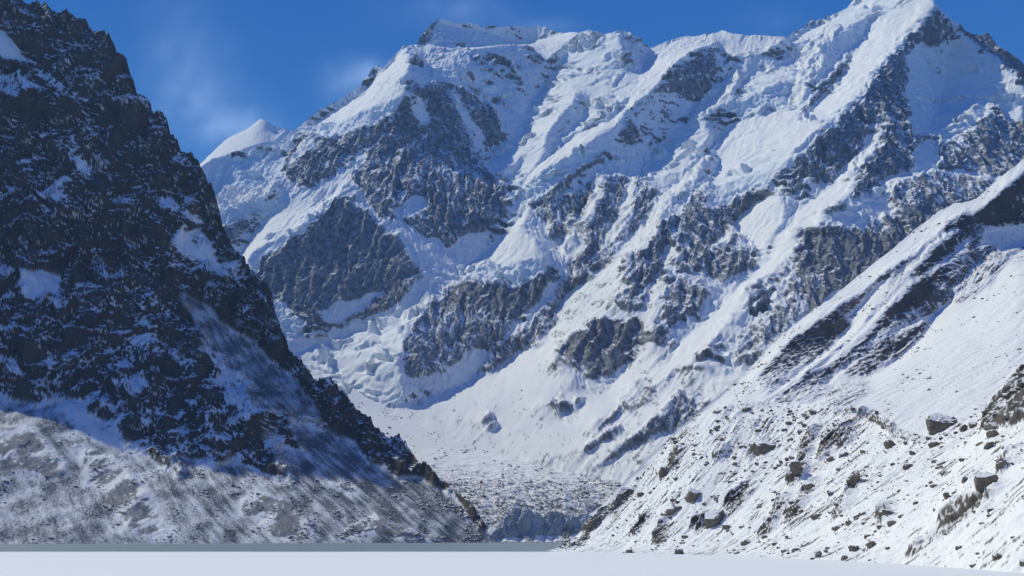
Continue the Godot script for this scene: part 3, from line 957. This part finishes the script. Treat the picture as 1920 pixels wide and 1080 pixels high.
func _ready() -> void:
	var cam := Camera3D.new()
	cam.name = "camera"
	cam.projection = Camera3D.PROJECTION_FRUSTUM
	cam.near = 1.0
	cam.far = 40000.0
	cam.size = 1080.0 / F
	cam.frustum_offset = Vector2(0, (HY - 540.0) / F)
	cam.position = Vector3(0, EYE, 0)
	add_child(cam)
	cam.current = true
	var env := Environment.new()
	env.background_mode = Environment.BG_SKY
	var sm := ProceduralSkyMaterial.new()
	sm.sky_top_color = Color(0.0, 0.24, 0.6)
	sm.sky_horizon_color = Color(0.33, 0.70, 1.0)
	sm.sky_energy_multiplier = 1.03
	sm.sky_curve = 0.19
	sm.ground_horizon_color = Color(0.55, 0.62, 0.72)
	sm.ground_bottom_color = Color(0.5, 0.55, 0.62)
	sm.sun_angle_max = 8.0
	sm.sky_cover = sky_picture()
	env.sky = Sky.new()
	env.sky.sky_material = sm
	env.tonemap_mode = Environment.TONE_MAPPER_LINEAR
	env.tonemap_exposure = 1.0
	env.sdfgi_enabled = true
	env.ssao_enabled = true
	env.ssil_enabled = true
	env.fog_enabled = true
	env.fog_density = 0.000026
	env.fog_light_color = Color(0.68, 0.83, 1.0)
	var we := WorldEnvironment.new()
	we.environment = env
	we.name = "world"
	add_child(we)
	var sun := DirectionalLight3D.new()
	sun.name = "sun"
	sun.light_energy = 1.08
	sun.light_color = Color(0.985, 0.985, 0.89)
	sun.light_angular_distance = 0.5
	sun.shadow_enabled = true
	sun.directional_shadow_max_distance = 8000.0
	add_child(sun)
	sun.look_at_from_position(Vector3(-0.57, 0.72, -0.405) * 100.0, Vector3.ZERO)

	var t0 := Time.get_ticks_msec()
	var snowy := ground_material()

	# the mountain across the valley
	var b := Sheet.new()
	b.kinds = KIND
	b.seed_ = 11
	b.stretch = 1.12
	b.base_points = MASSIF_BASE
	b.skyline = MASSIF_SKYLINE
	b.bottom = MASSIF_FOOT
	b.outlines = MASSIF_GROUND
	b.dx = 3.7
	b.rows = 510
	b.reach = 950.0
	b.cell = 6.5
	b.rib_amp = 28.0
	b.rib_size = 95.0
	b.start_depth = 5000.0
	b.refit = true
	b.fill = "H"
	b.relative = false
	b.lump_amp = 44.0
	b.lump_size = Vector2(150, 66)
	b.patch = 0.24
	b.sink = 20.0
	b.flute_size = 26.0
	b.flute_amp = 6.0
	b.rock_amp = 22.0
	b.rock_size = 80.0
	b.speck_size = 20.0
	b.mottle = 0.08
	b.warp = 28.0
	b.feather = 2
	b.dust = 0.25
	b.rock_long = 4.0
	b.rough_share = 0.16
	b.rib_long = 5.5
	b.rock_dark = Color(0.075, 0.088, 0.115)
	b.rock_pale = Color(0.14, 0.15, 0.17)
	b.make()
	var massif := Node3D.new()
	massif.name = "mountain"
	add_child(massif)
	tag(massif, "great snow and rock mountain closing the head of the valley under the blue sky", "mountain", "", "structure")
	var in_fall := b.inside(ICEFALL)
	var in_rock := b.inside(PYRAMID)
	var in_hang := b.inside(HANGING)
	var in_buttress := b.inside(BUTTRESS)
	var rest := PackedByteArray()
	rest.resize(in_fall.size())
	for k in rest.size():
		if in_fall[k]: in_rock[k] = 0
		if in_fall[k] or in_rock[k]: in_hang[k] = 0
		if in_fall[k] or in_rock[k] or in_hang[k]: in_buttress[k] = 0
		rest[k] = 0 if in_fall[k] or in_rock[k] or in_hang[k] or in_buttress[k] else 1
	put("mountain_face", b.mesh(snowy, rest), massif)
	tag(put("hanging_glacier", b.mesh(snowy, in_hang, false), massif), "sunlit hanging glacier left of the triangular rock face")
	tag(put("rock_buttress", b.mesh(snowy, in_buttress, false), massif), "dark shaded rock buttress under the right summit")
	tag(put("rock_pyramid", b.mesh(snowy, in_rock, false), massif), "dark triangular rock face below the hanging glacier")
	tag(put("glacier_icefall", b.mesh(snowy, in_fall, false)), "broken white icefall tumbling from the couloir onto the valley glacier", "glacier", "", "structure")
	print("massif ", Time.get_ticks_msec() - t0)

	var f := Sheet.new()
	f.kinds = KIND
	f.seed_ = 21
	f.base_points = PEAK_BASE
	f.skyline = PEAK_SKYLINE
	f.bottom = PEAK_FOOT
	f.outlines = PEAK_GROUND
	f.dx = 6.0
	f.rows = 60
	f.cell = 10.0
	f.start_depth = 9000.0
	f.rock_amp = 20.0
	f.jag = 4.0
	f.make()
	tag(put("distant_peak", f.mesh(snowy, PackedByteArray())), "small distant snow peak with blown snow behind the left shoulder of the mountain", "mountain", "", "structure")

	# the dark cliff and scree on the left shore
	var l := Sheet.new()
	l.kinds = KIND
	l.seed_ = 31
	l.base_points = CLIFF_BASE
	l.skyline = CLIFF_SKYLINE
	l.bottom = CLIFF_FOOT
	l.outlines = CLIFF_GROUND
	l.fill = "K"
	l.dx = 2.4
	l.rows = 440
	l.cell = 6.0
	l.reach = 200.0
	l.rock_size = 95.0
	l.rock_amp = 26.0
	l.flute_size = 15.0
	l.flute_amp = 4.0
	l.strata = 11.0
	l.strata_size = 42.0
	l.strata_dip = 0.34
	l.ledge_dip = 0.34
	l.rough_share = 0.16
	l.rock_long = 1.7
	l.speck_size = 15.0
	l.rib_size = 130.0
	l.rib_amp = 42.0
	l.ledge = 0.2
	l.sink = 18.0
	l.patch = 0.36
	l.block = 26.0
	l.streak_size = 8.0
	l.warp = 16.0
	l.jag = 7.0
	l.mottle = 0.2
	l.rock_dark = Color(0.042, 0.035, 0.031)
	l.rock_pale = Color(0.17, 0.135, 0.108)
	l.make()
	var in_scree := l.inside(SCREE)
	var in_cliff := PackedByteArray()
	in_cliff.resize(in_scree.size())
	for k in in_cliff.size(): in_cliff[k] = 1 - in_scree[k]
	tag(put("cliff", l.mesh(snowy, in_cliff)), "near black rock cliff with snowy ledges on the left", "cliff", "", "structure")
	tag(put("scree_slope", l.mesh(snowy, in_scree)), "streaky grey scree dusted with snow running down to the left shore", "scree", "", "structure")
	print("cliff ", Time.get_ticks_msec() - t0)

	# the snow slope and banded spur on the right, behind the moraine
	var r := Sheet.new()
	r.kinds = KIND
	r.seed_ = 51
	r.base_points = SLOPE_BASE
	r.skyline = SLOPE_SKYLINE
	r.bottom = SLOPE_FOOT
	r.outlines = SLOPE_GROUND
	r.fill = "L"
	r.yaw = 0.5236
	r.start_depth = 2400.0
	r.streak_size = 6.0
	r.rib_size = 60.0
	r.rib_amp = 9.0
	r.sink = 10.0
	r.dx = 2.1
	r.rows = 330
	r.cell = 5.0
	r.reach = 250.0
	r.rock_size = 50.0
	r.rock_amp = 8.0
	r.flute_size = 9.0
	r.flute_amp = 2.5
	r.lump_amp = 6.0
	r.warp = 10.0
	r.jag = 6.0
	r.mottle = 0.2
	r.make()
	var right := Node3D.new()
	right.name = "mountain_slope"
	add_child(right)
	tag(right, "bright snow slope with a banded rock spur on the right behind the moraine", "slope", "", "structure")
	var in_spur := r.inside(SPUR)
	var in_snow := PackedByteArray()
	in_snow.resize(in_spur.size())
	for k in in_snow.size(): in_snow[k] = 1 - in_spur[k]
	put("snow_slope", r.mesh(snowy, in_snow), right)
	tag(put("rock_spur", r.mesh(snowy, in_spur), right), "spur of dark tilted rock bands with snow between them")
	print("slope ", Time.get_ticks_msec() - t0)

	# the lateral moraine
	var m := Sheet.new()
	m.kinds = KIND
	m.seed_ = 71
	m.base_points = MORAINE_BASE
	m.skyline = MORAINE_SKYLINE
	m.bottom = MORAINE_FOOT
	m.outlines = MORAINE_GROUND
	m.fill = "M"
	m.yaw = 0.8727
	m.start_depth = 800.0
	m.streak_size = 3.4
	m.rib_size = 22.0
	m.rib_amp = 8.0
	m.feather = 2
	m.sink = 4.0
	m.dx = 0.75
	m.rows = 230
	m.cell = 1.8
	m.reach = 30.0
	m.rock_size = 14.0
	m.rock_amp = 3.0
	m.flute_size = 5.5
	m.flute_amp = 1.3
	m.lump_amp = 1.0
	m.warp = 4.0
	m.jag = 1.0
	m.mottle = 0.3
	m.speck_size = 3.0
	m.rock_dark = Color(0.07, 0.062, 0.058)
	m.rock_pale = Color(0.2, 0.17, 0.15)
	m.make()
	tag(put("moraine", m.mesh(snowy, PackedByteArray())), "steep snow covered moraine wall studded with rocks on the right shore", "moraine", "", "structure")
	print("moraine ", Time.get_ticks_msec() - t0)

	var s := Sheet.new()
	s.kinds = KIND
	s.seed_ = 91
	s.base_points = SNOUT_BASE
	s.skyline = SNOUT_SKYLINE
	s.bottom = SNOUT_FOOT
	s.outlines = SNOUT_GROUND
	s.fill = "D"
	s.dx = 1.8
	s.rows = 70
	s.cell = 3.0
	s.reach = 30.0
	s.rock_size = 46.0
	s.rock_amp = 10.0
	s.block = 20.0
	s.rock_dark = Color(0.26, 0.29, 0.32)
	s.rock_pale = Color(0.52, 0.56, 0.6)
	s.mottle = 0.25
	s.flute_size = 8.0
	s.flute_amp = 2.0
	s.lump_size = Vector2(40, 46)
	s.lump_amp = 7.0
	s.warp = 4.0
	s.jag = 1.5
	s.sink = 6.0
	s.make()
	tag(put("ice_cliff", s.mesh(snowy, PackedByteArray())), "grey blue ice cliff where the glacier ends in the lake", "ice cliff", "", "structure")

	valley(snowy)
	lake()
	boulders(m, r, l)
	surroundings(snowy)
	print("all ", Time.get_ticks_msec() - t0)

const ICEFALL := """
545,660 580,652 650,630 700,608 745,592 770,580 800,570 766,610 752,640 747,690 752,720 763,735 757,752 730,762 680,762 640,760 560,740 520,690
"""
const HANGING := """
450,468 470,440 500,410 520,388 550,385 590,385 620,365 640,350 648,356 635,372 600,400 570,425 540,440 500,455 480,470 465,490 466,530 440,500
"""
const BUTTRESS := """
1640,377 1700,334 1780,327 1880,347 1886,357 1830,402 1760,452 1680,502 1600,562 1560,602 1500,652 1440,692 1390,687 1370,662 1402,622 1452,562 1502,482 1542,432 1580,402
"""
const PYRAMID := """
640,365 655,375 700,405 740,440 765,470 776,500 772,530 745,560 710,590 660,600 620,612 590,610 540,580 500,545 478,525 485,490 520,470 560,445 600,405
"""

var ice: PackedVector3Array

func valley(mat: Material) -> void:          # the debris covered glacier between the snout and the mountain
	var n1 := noise(FastNoiseLite.TYPE_SIMPLEX_SMOOTH, 4, 201)
	var n2 := noise(FastNoiseLite.TYPE_SIMPLEX_SMOOTH, 3, 202, FastNoiseLite.FRACTAL_RIDGED)
	var n3 := noise(FastNoiseLite.TYPE_SIMPLEX_SMOOTH, 2, 203)
	var prof := [[3400, -6], [3440, -2], [3490, 55], [3600, 108], [3700, 138], [4000, 210], [4400, 325], [4800, 470], [5000, 560], [5200, 640]]
	var nx := 340
	var nz := 340
	var pts := PackedVector3Array()
	for j in nz:
		var d := 3400.0 + 1630.0 * pow(float(j) / (nz - 1), 1.25)
		for i in nx:
			var x := -650.0 + 1500.0 * i / (nx - 1)
			var e := d + 45.0 * n1.get_noise_2d(x / 130.0, 5.0) * clampf((4000.0 - d) / 500.0, 0.0, 1.0)
			var k := 0
			while k < prof.size() - 2 and prof[k + 1][0] < e: k += 1
			var y0 := lerpf(prof[k][1], prof[k + 1][1], clampf((e - prof[k][0]) / (prof[k + 1][0] - prof[k][0]), 0, 1))
			var rough := clampf((4500.0 - d) / 700.0, 0.12, 1.0)
			var y := y0 + rough * (10.0 * n1.get_noise_2d(x / 110.0, d / 90.0) + 7.0 * (n2.get_noise_2d((x + d * 0.3) / 60.0, d / 45.0)) + 2.0 * n3.get_noise_2d(x / 11.0, d / 11.0))
			y += 0.00018 * pow(maxf(0.0, absf(x - 120.0) - 200.0), 2.0)
			pts.append(Vector3(x, y, -d))
	var vs := PackedVector3Array()
	var ns := PackedVector3Array()
	var cs := PackedColorArray()
	var idx := PackedInt32Array()
	for j in nz:
		for i in nx:
			var p := pts[j * nx + i]
			var a := pts[j * nx + mini(i + 1, nx - 1)] - pts[j * nx + maxi(i - 1, 0)]
			var b := pts[mini(j + 1, nz - 1) * nx + i] - pts[maxi(j - 1, 0) * nx + i]
			var n := a.cross(b).normalized()
			vs.append(p)
			ns.append(n)
			var rough := clampf((4450.0 + p.z) / 600.0, 0.0, 1.0)
			var bare := smoothstep(-0.05, 0.12, 0.76 + 0.13 * rough - n.y + (0.1 + 0.34 * rough) * n3.get_noise_2d(p.x / 8.0, p.z / 8.0) + 0.14 * rough * n1.get_noise_2d(p.x / 90.0, p.z / 140.0) - 0.10)
			cs.append(Color(0.9, 0.89, 0.87).lerp(Color(0.13, 0.125, 0.13), bare * 0.9))
			if i < nx - 1 and j < nz - 1:
				var o := j * nx + i
				idx.append_array(PackedInt32Array([o, o + nx, o + 1, o + 1, o + nx, o + nx + 1]))
	var arrays := []
	arrays.resize(Mesh.ARRAY_MAX)
	arrays[Mesh.ARRAY_VERTEX] = vs
	arrays[Mesh.ARRAY_NORMAL] = ns
	arrays[Mesh.ARRAY_COLOR] = cs
	arrays[Mesh.ARRAY_INDEX] = idx
	var m := ArrayMesh.new()
	m.add_surface_from_arrays(Mesh.PRIMITIVE_TRIANGLES, arrays)
	m.surface_set_material(0, mat)
	ice = pts
	tag(put("valley_glacier", m), "gently rising snowy glacier strewn with debris between the cliff and the moraine", "glacier", "", "structure")

func sheet(x0: float, x1: float, z0: float, z1: float, y: float, nx: int, nz: int, swell: float, seed_: int, mat: Material) -> ArrayMesh:
	var n := noise(FastNoiseLite.TYPE_SIMPLEX_SMOOTH, 3, seed_)
	var st := SurfaceTool.new()
	st.begin(Mesh.PRIMITIVE_TRIANGLES)
	for j in nz:
		for i in nx:
			var x := lerpf(x0, x1, float(i) / (nx - 1))
			var z := lerpf(z0, z1, float(j) / (nz - 1))
			st.set_uv(Vector2(x, z) / 60.0)
			st.add_vertex(Vector3(x, y + swell * n.get_noise_2d(x / 80.0, z / 80.0), z))
	for j in nz - 1:
		for i in nx - 1:
			var o := j * nx + i
			for k in [o, o + nx, o + 1, o + 1, o + nx, o + nx + 1]: st.add_index(k)
	st.generate_normals()
	st.generate_tangents()
	var m := st.commit()
	m.surface_set_material(0, mat)
	return m

func lake() -> void:
	var wm := StandardMaterial3D.new()
	wm.albedo_color = Color(0.53, 0.59, 0.60)
	wm.roughness = 0.38
	wm.metallic_specular = 0.5
	var nt := NoiseTexture2D.new()
	nt.width = 512
	nt.height = 512
	nt.seamless = true
	nt.as_normal_map = true
	nt.bump_strength = 6.0
	nt.noise = noise(FastNoiseLite.TYPE_SIMPLEX_SMOOTH, 3, 301)
	nt.noise.frequency = 0.05
	wm.normal_enabled = true
	wm.normal_texture = nt
	wm.normal_scale = 1.0
	tag(put("lake_water", sheet(-2600, 1600, -1000, -3600, 0.0, 30, 30, 0.0, 1, wm)), "narrow band of grey green open lake water below the left scree", "lake", "", "structure")
	var im := StandardMaterial3D.new()
	im.albedo_color = Color(0.88, 0.88, 0.87).linear_to_srgb()
	im.roughness = 0.8
	im.metallic_specular = 0.25
	tag(put("snow_shelf", sheet(-1500, 1500, 1500, -1022, 0.25, 150, 130, 0.12, 302, im)), "smooth white snow covered lake ice in the foreground", "snow", "", "structure")

func boulder_mesh(seed_: int, around: int, rings: int, snowy_top: float, part := 0) -> ArrayMesh:      # a block cut by random planes, snow lying on its upper faces
	var rng := RandomNumberGenerator.new()
	rng.seed = seed_
	var planes := []
	for k in 13:
		var d := Vector3(rng.randfn(), rng.randfn(), rng.randfn()).normalized()
		planes.append([d, rng.randf_range(0.62, 1.0)])
	var n := noise(FastNoiseLite.TYPE_SIMPLEX_SMOOTH, 2, seed_)
	var pts := []
	for j in rings + 1:
		var row := []
		for i in around:
			var a := TAU * i / around
			var b := PI * j / rings - PI / 2
			var d := Vector3(cos(a) * cos(b), sin(b), sin(a) * cos(b))
			var reach := 1.5
			for p in planes:
				var c: float = d.dot(p[0])
				if c > 0.05: reach = minf(reach, p[1] / c)
			reach *= 1.0 + 0.10 * n.get_noise_3d(d.x * 2.5, d.y * 2.5, d.z * 2.5)
			row.append(d * reach * Vector3(1.0, 0.8, 0.85))
		pts.append(row)
	var st := SurfaceTool.new()
	st.begin(Mesh.PRIMITIVE_TRIANGLES)
	st.set_smooth_group(-1)
	var tint := rng.randf()
	for j in rings:
		for i in around:
			var q := [pts[j][i], pts[j + 1][i], pts[j + 1][(i + 1) % around], pts[j][(i + 1) % around]]
			for t in [[0, 1, 2], [0, 2, 3]]:
				var a: Vector3 = q[t[0]]
				var b: Vector3 = q[t[1]]
				var c: Vector3 = q[t[2]]
				var f := (c - a).cross(b - a)
				if f.length() < 1e-6: continue
				f = f.normalized()
				if f.dot(a + b + c) < 0.0: f = -f
				var mid := (a + b + c) / 3.0
				var white := f.y + 0.25 * n.get_noise_3d(mid.x * 4.0, mid.y * 4.0, mid.z * 4.0) > snowy_top
				var stone := Color(0.075, 0.066, 0.06).lerp(Color(0.21, 0.18, 0.15), clampf(tint * 0.7 + 0.3 + 0.5 * n.get_noise_3d(mid.x * 3.0, mid.y * 3.0 + 9.0, mid.z * 3.0), 0, 1))
				if part > 0: white = part == 2 and f.y > 0.55
				if part == 2 and not white: continue
				if part == 2:                    # the cap lies a little proud of the stone
					a *= 1.04
					b *= 1.04
					c *= 1.04
				st.set_color(Color(0.9, 0.89, 0.87) if white else stone)
				for v in [a, b, c] if (c - a).cross(b - a).dot(f) > 0.0 else [a, c, b]: st.add_vertex(v)
	st.generate_normals()
	return st.commit()

const NOTED := """
1426,842,44,0|large brown boulder with a snow cap and dark overhanging underside on the upper moraine|overhanging snow capped boulder
1757,806,44,1|biggest dark brown boulder perched in the notch of the moraine crest|big boulder in the crest notch
1840,908,38,2|pale grey boulder with brown underside on the right part of the moraine|pale boulder at right
1873,874,22,3|dark rounded rock just above the pale grey boulder at right|dark rounded rock at right
1297,934,27,2|pale grey wedge of rock standing on open snow in the left moraine|pale wedge of rock
1250,962,26,4|grey brown block above a strip of rubble low on the left moraine|grey brown block
1338,981,32,5|flat dark slab with a snow top near the foot of the moraine|flat snow topped slab
1245,885,24,6|dark jutting rock on the upper left edge of the moraine|jutting rock on the left edge
1513,914,17,2|round grey stone below the broken brown rock in the middle of the moraine|round grey stone
1490,880,26,7|broken upright brown rock half buried in snow in the middle of the moraine|half buried upright rock
1607,896,22,3|grey rock casting a blue shadow right of the middle of the moraine|rock with the blue shadow
1855,838,22,6|brown rock hanging below the dark outcrop at the right|rock under right outcrop
1862,800,20,4|grey brown rock at the lower end of the dark outcrop at the right|rock ending the right outcrop
1806,804,14,1|small dark rock on the crest just right of the biggest boulder|small crest rock
1664,838,18,5|dark rock below the ragged crest left of the biggest boulder|rock below the ragged crest
1596,1030,18,6|dark rock lying on smooth snow close to the moraine foot|lone rock near the foot
1534,1043,14,3|small slanted stone at the very foot of the moraine|slanted stone at the foot
1916,1056,16,1|dark stone in the lower right corner beside the snow flat|lower right corner stone
1775,934,15,7|single grey stone on clean snow left of the pale grey boulder|single grey stone
1588,980,15,2|grey stone alone on smooth snow in the lower moraine|lone stone low down
1660,960,22,0|dark rock with a snow drift behind it in the lower right moraine|rock with a drift
1272,1036,14,5|dark stone at the snow line under the left moraine|stone at the snow line
1172,1036,16,4|dark rock at the edge of the snow flat near the moraine tip|rock at the moraine tip
1520,772,12,1|little black rock on the flat crest of the moraine|little black crest rock
"""

func boulders(m: Sheet, slope: Sheet, cliff: Sheet) -> void:
	var mat := ground_material(0.9)
	var kinds := []
	var bare := []
	var caps := []
	for k in 8:
		bare.append(boulder_mesh(400 + k, 20, 13, 0.62, 1))
		caps.append(boulder_mesh(400 + k, 20, 13, 0.62, 2))
		bare[k].surface_set_material(0, mat)
		caps[k].surface_set_material(0, mat)
		var bm := boulder_mesh(400 + k, 14, 9, 0.62)
		bm.surface_set_material(0, mat)
		kinds.append(bm)
	var rng := RandomNumberGenerator.new()
	rng.seed = 77
	var seen := m.survey(4.0)
	var marks := []
	for text in NOTED.split("\n", false):
		var two := text.split("|")
		var v := two[0].split_floats(",")
		var best = null
		for dy in [0, 1, -1, 2, 3, 4, -2]:
			for dx in [0, 1, -1]:
				var key := Vector2i(int(v[0] / 4.0) + dx, int(v[1] / 4.0) + dy)
				if best == null and seen.has(key): best = seen[key]
		if best == null:
			print("no ground under ", text)
			continue
		var size: float = v[2] * 0.5 * -best.z / F
		var o := put("boulder", bare[int(v[3])])
		put("snow_cap", caps[int(v[3])], o)
		marks.append([Vector2(v[0], v[1]), two[2]])
		o.position = best + Vector3(0, size * 0.15, 0)
		o.rotation.y = rng.randf_range(0, TAU)
		o.scale = Vector3(1.1, rng.randf_range(1.0, 1.3), 1.0) * size * 1.1
		tag(o, two[1], "boulder", "boulders on the moraine")
	# the many smaller rocks: the largest as things of their own, the rest together
	var n := noise(FastNoiseLite.TYPE_SIMPLEX_SMOOTH, 3, 78)
	var spots := []
	while spots.size() < 4600:
		var j := rng.randi_range(2, m.rows - 3)
		var i := rng.randi_range(2, m.columns - 3)
		var p: Vector3 = m.grid[j][i]
		var w := m.turned(p)
		if w.y < 0.6: continue
		var dens := 0.8 * n.get_noise_2d(p.x / 30.0, p.y / 22.0) + 0.8 * n.get_noise_2d((p.x + 0.35 * p.y) / 5.0 + 50.0, p.y / 26.0) + 0.35 * smoothstep(40.0, 110.0, w.y)
		if dens < rng.randf_range(-0.1, 0.55): continue
		var size := 0.34 * pow(rng.randf_range(0.03, 1.0), -0.62)
		spots.append([size, w, m.turned(m.out_n[j][i]), m.out_c[j][i]])
	spots.sort_custom(func(a, b): return a[0] / -a[1].z > b[0] / -b[1].z)
	var small: Array[Transform3D] = []
	var made := 0
	for s in spots:
		var w: Vector3 = s[1]
		var size: float = s[0]
		var px := CX - w.x / w.z * F
		var turn := Basis(Vector3.UP, rng.randf_range(0, TAU)) * Basis.from_scale(Vector3(1.25, rng.randf_range(0.65, 1.1), 0.9) * size)
		if made < 250 and px < 1915:
			var o := put("rock", kinds[rng.randi() % 8])
			o.transform = Transform3D(turn, w + Vector3(0, size * 0.1, 0))
			var py := HY + (w.y - EYE) / w.z * F
			var mark: Array = marks[0]
			for q in marks:
				if q[0].distance_to(Vector2(px, py)) < mark[0].distance_to(Vector2(px, py)): mark = q
			var away: Vector2 = Vector2(px, py) - mark[0]
			var way := ""
			if absf(away.y) > 0.4 * absf(away.x): way = "above" if away.y < 0 else "below"
			if absf(away.x) > 0.4 * absf(away.y): way += (" and " if way else "") + ("left of" if away.x < 0 else "right of")
			elif way == "": way = "beside"
			var big := 2.0 * size / -w.z * F
			var words := ["flat", "squat", "tall"]
			var shape: String = words[clampi(int((turn.y.length() / size - 0.65) / 0.15), 0, 2)]
			tag(o, "%s %s rock %s %s the %s" % ["large" if big > 13.0 else "middling" if big > 9.0 else "small", shape, "close" if away.length() < 45.0 else "some way" if away.length() < 90.0 else "far", way, mark[1]], "rock", "rocks strewn over the moraine wall")
			made += 1
		else:
			small.append(Transform3D(turn, w + Vector3(0, size * 0.1, 0)))
	scatter("moraine_stones", small, "countless small dark stones sticking out of the snow of the moraine", 500, mat)
	var far: Array[Transform3D] = []
	while far.size() < 2600:
		var j := rng.randi_range(2, slope.rows - 3)
		var i := rng.randi_range(2, slope.columns - 3)
		var p: Vector3 = slope.grid[j][i]
		var dens := n.get_noise_2d(p.x / 120.0, p.y / 60.0) + 0.4 * n.get_noise_2d(p.x / 20.0 + 50.0, p.y / 20.0)
		if dens < rng.randf_range(0.05, 0.6): continue
		var size := 0.8 * pow(rng.randf_range(0.05, 1.0), -0.55)
		far.append(Transform3D(Basis(Vector3.UP, rng.randf_range(0, TAU)) * Basis.from_scale(Vector3(1.3, 0.7, 0.9) * size), slope.turned(p)))
	var scree: Array[Transform3D] = []
	while scree.size() < 5200:
		var j := rng.randi_range(2, cliff.rows - 3)
		var i := rng.randi_range(2, cliff.columns - 3)
		var p: Vector3 = cliff.grid[j][i]
		if p.y < 0.5 or cliff.sample(cliff.par[6], p.x, p.y) < 0.15: continue
		var th := cliff.sample(cliff.turn, p.x, p.y)
		var dens := n.get_noise_2d(p.x / 70.0, p.y / 60.0 + 9.0) + 0.8 * n.get_noise_2d((p.x * cos(th) + p.y * sin(th)) / 16.0, (-p.x * sin(th) + p.y * cos(th)) / 130.0)
		if dens < rng.randf_range(0.05, 0.75): continue
		scree.append(Transform3D(Basis(Vector3.UP, rng.randf_range(0, TAU)) * Basis.from_scale(Vector3(1.3, 0.75, 0.9) * (1.0 * pow(rng.randf_range(0.04, 1.0), -0.55))), p))
	scatter("scree_stones", scree, "dark stones scattered in runs down the grey scree below the left cliff", 530, mat)
	var debris: Array[Transform3D] = []
	while debris.size() < 7500:
		var p: Vector3 = ice[rng.randi() % ice.size()]
		var dens := n.get_noise_2d(p.x / 90.0, p.z / 200.0) + 0.6 * n.get_noise_2d((p.x - p.z * 0.4) / 14.0, p.z / 60.0) + 0.5 * smoothstep(-4300.0, -3600.0, p.z) - 0.1
		if dens < rng.randf_range(0.1, 0.7): continue
		debris.append(Transform3D(Basis(Vector3.UP, rng.randf_range(0, TAU)) * Basis.from_scale(Vector3(1.3, 0.8, 0.9) * (1.3 * pow(rng.randf_range(0.04, 1.0), -0.55))), p))
	scatter("glacier_debris", debris, "grey stones and debris scattered over the snowy valley glacier", 520, mat)
	scatter("slope_stones", far, "scattered dark rocks poking through the bright snow slope behind the moraine", 510, mat)

func scatter(called: String, where: Array[Transform3D], label: String, seed_: int, mat: Material) -> void:
	var mm := MultiMesh.new()
	mm.transform_format = MultiMesh.TRANSFORM_3D
	var bm := boulder_mesh(seed_, 8, 5, 0.66)
	bm.surface_set_material(0, mat)
	mm.mesh = bm
	mm.instance_count = where.size()
	for k in where.size(): mm.set_instance_transform(k, where[k])
	var o := MultiMeshInstance3D.new()
	o.name = called
	o.multimesh = mm
	add_child(o)
	tag(o, label, "stones", "", "stuff")

func surroundings(mat: Material) -> void:      # the snowy valley sides behind and beside the viewpoint
	var n := noise(FastNoiseLite.TYPE_SIMPLEX_SMOOTH, 5, 601, FastNoiseLite.FRACTAL_RIDGED)
	var st := SurfaceTool.new()
	st.begin(Mesh.PRIMITIVE_TRIANGLES)
	var na := 200
	var nr := 44
	for j in nr:
		for i in na:
			var a := deg_to_rad(lerpf(38.0, 262.0, float(i) / (na - 1)))
			var dist := 650.0 + 4200.0 * pow(float(j) / (nr - 1), 1.3)
			var x := sin(a) * dist
			var z := -cos(a) * dist
			var rise := smoothstep(0.0, 1.0, (dist - 650.0) / 3800.0) * 1900.0 * (0.75 + 0.3 * n.get_noise_2d(a * 3.0, 1.0))
			if j == 0: rise = -4.0
			st.set_color(Color(0.9, 0.89, 0.87).lerp(Color(0.12, 0.11, 0.105), smoothstep(0.25, 0.5, n.get_noise_2d(x / 500.0 + 20.0, z / 500.0))))
			st.add_vertex(Vector3(x, rise + 0.12 * rise * n.get_noise_2d(x / 700.0, z / 700.0), z))
	for j in nr - 1:
		for i in na - 1:
			var o := j * na + i
			for k in [o, o + na, o + 1, o + 1, o + na, o + na + 1]: st.add_index(k)
	st.generate_normals()
	var m := st.commit()
	m.surface_set_material(0, mat)
	tag(put("valley_sides", m), "snowy valley sides behind the viewpoint", "mountain", "", "structure")
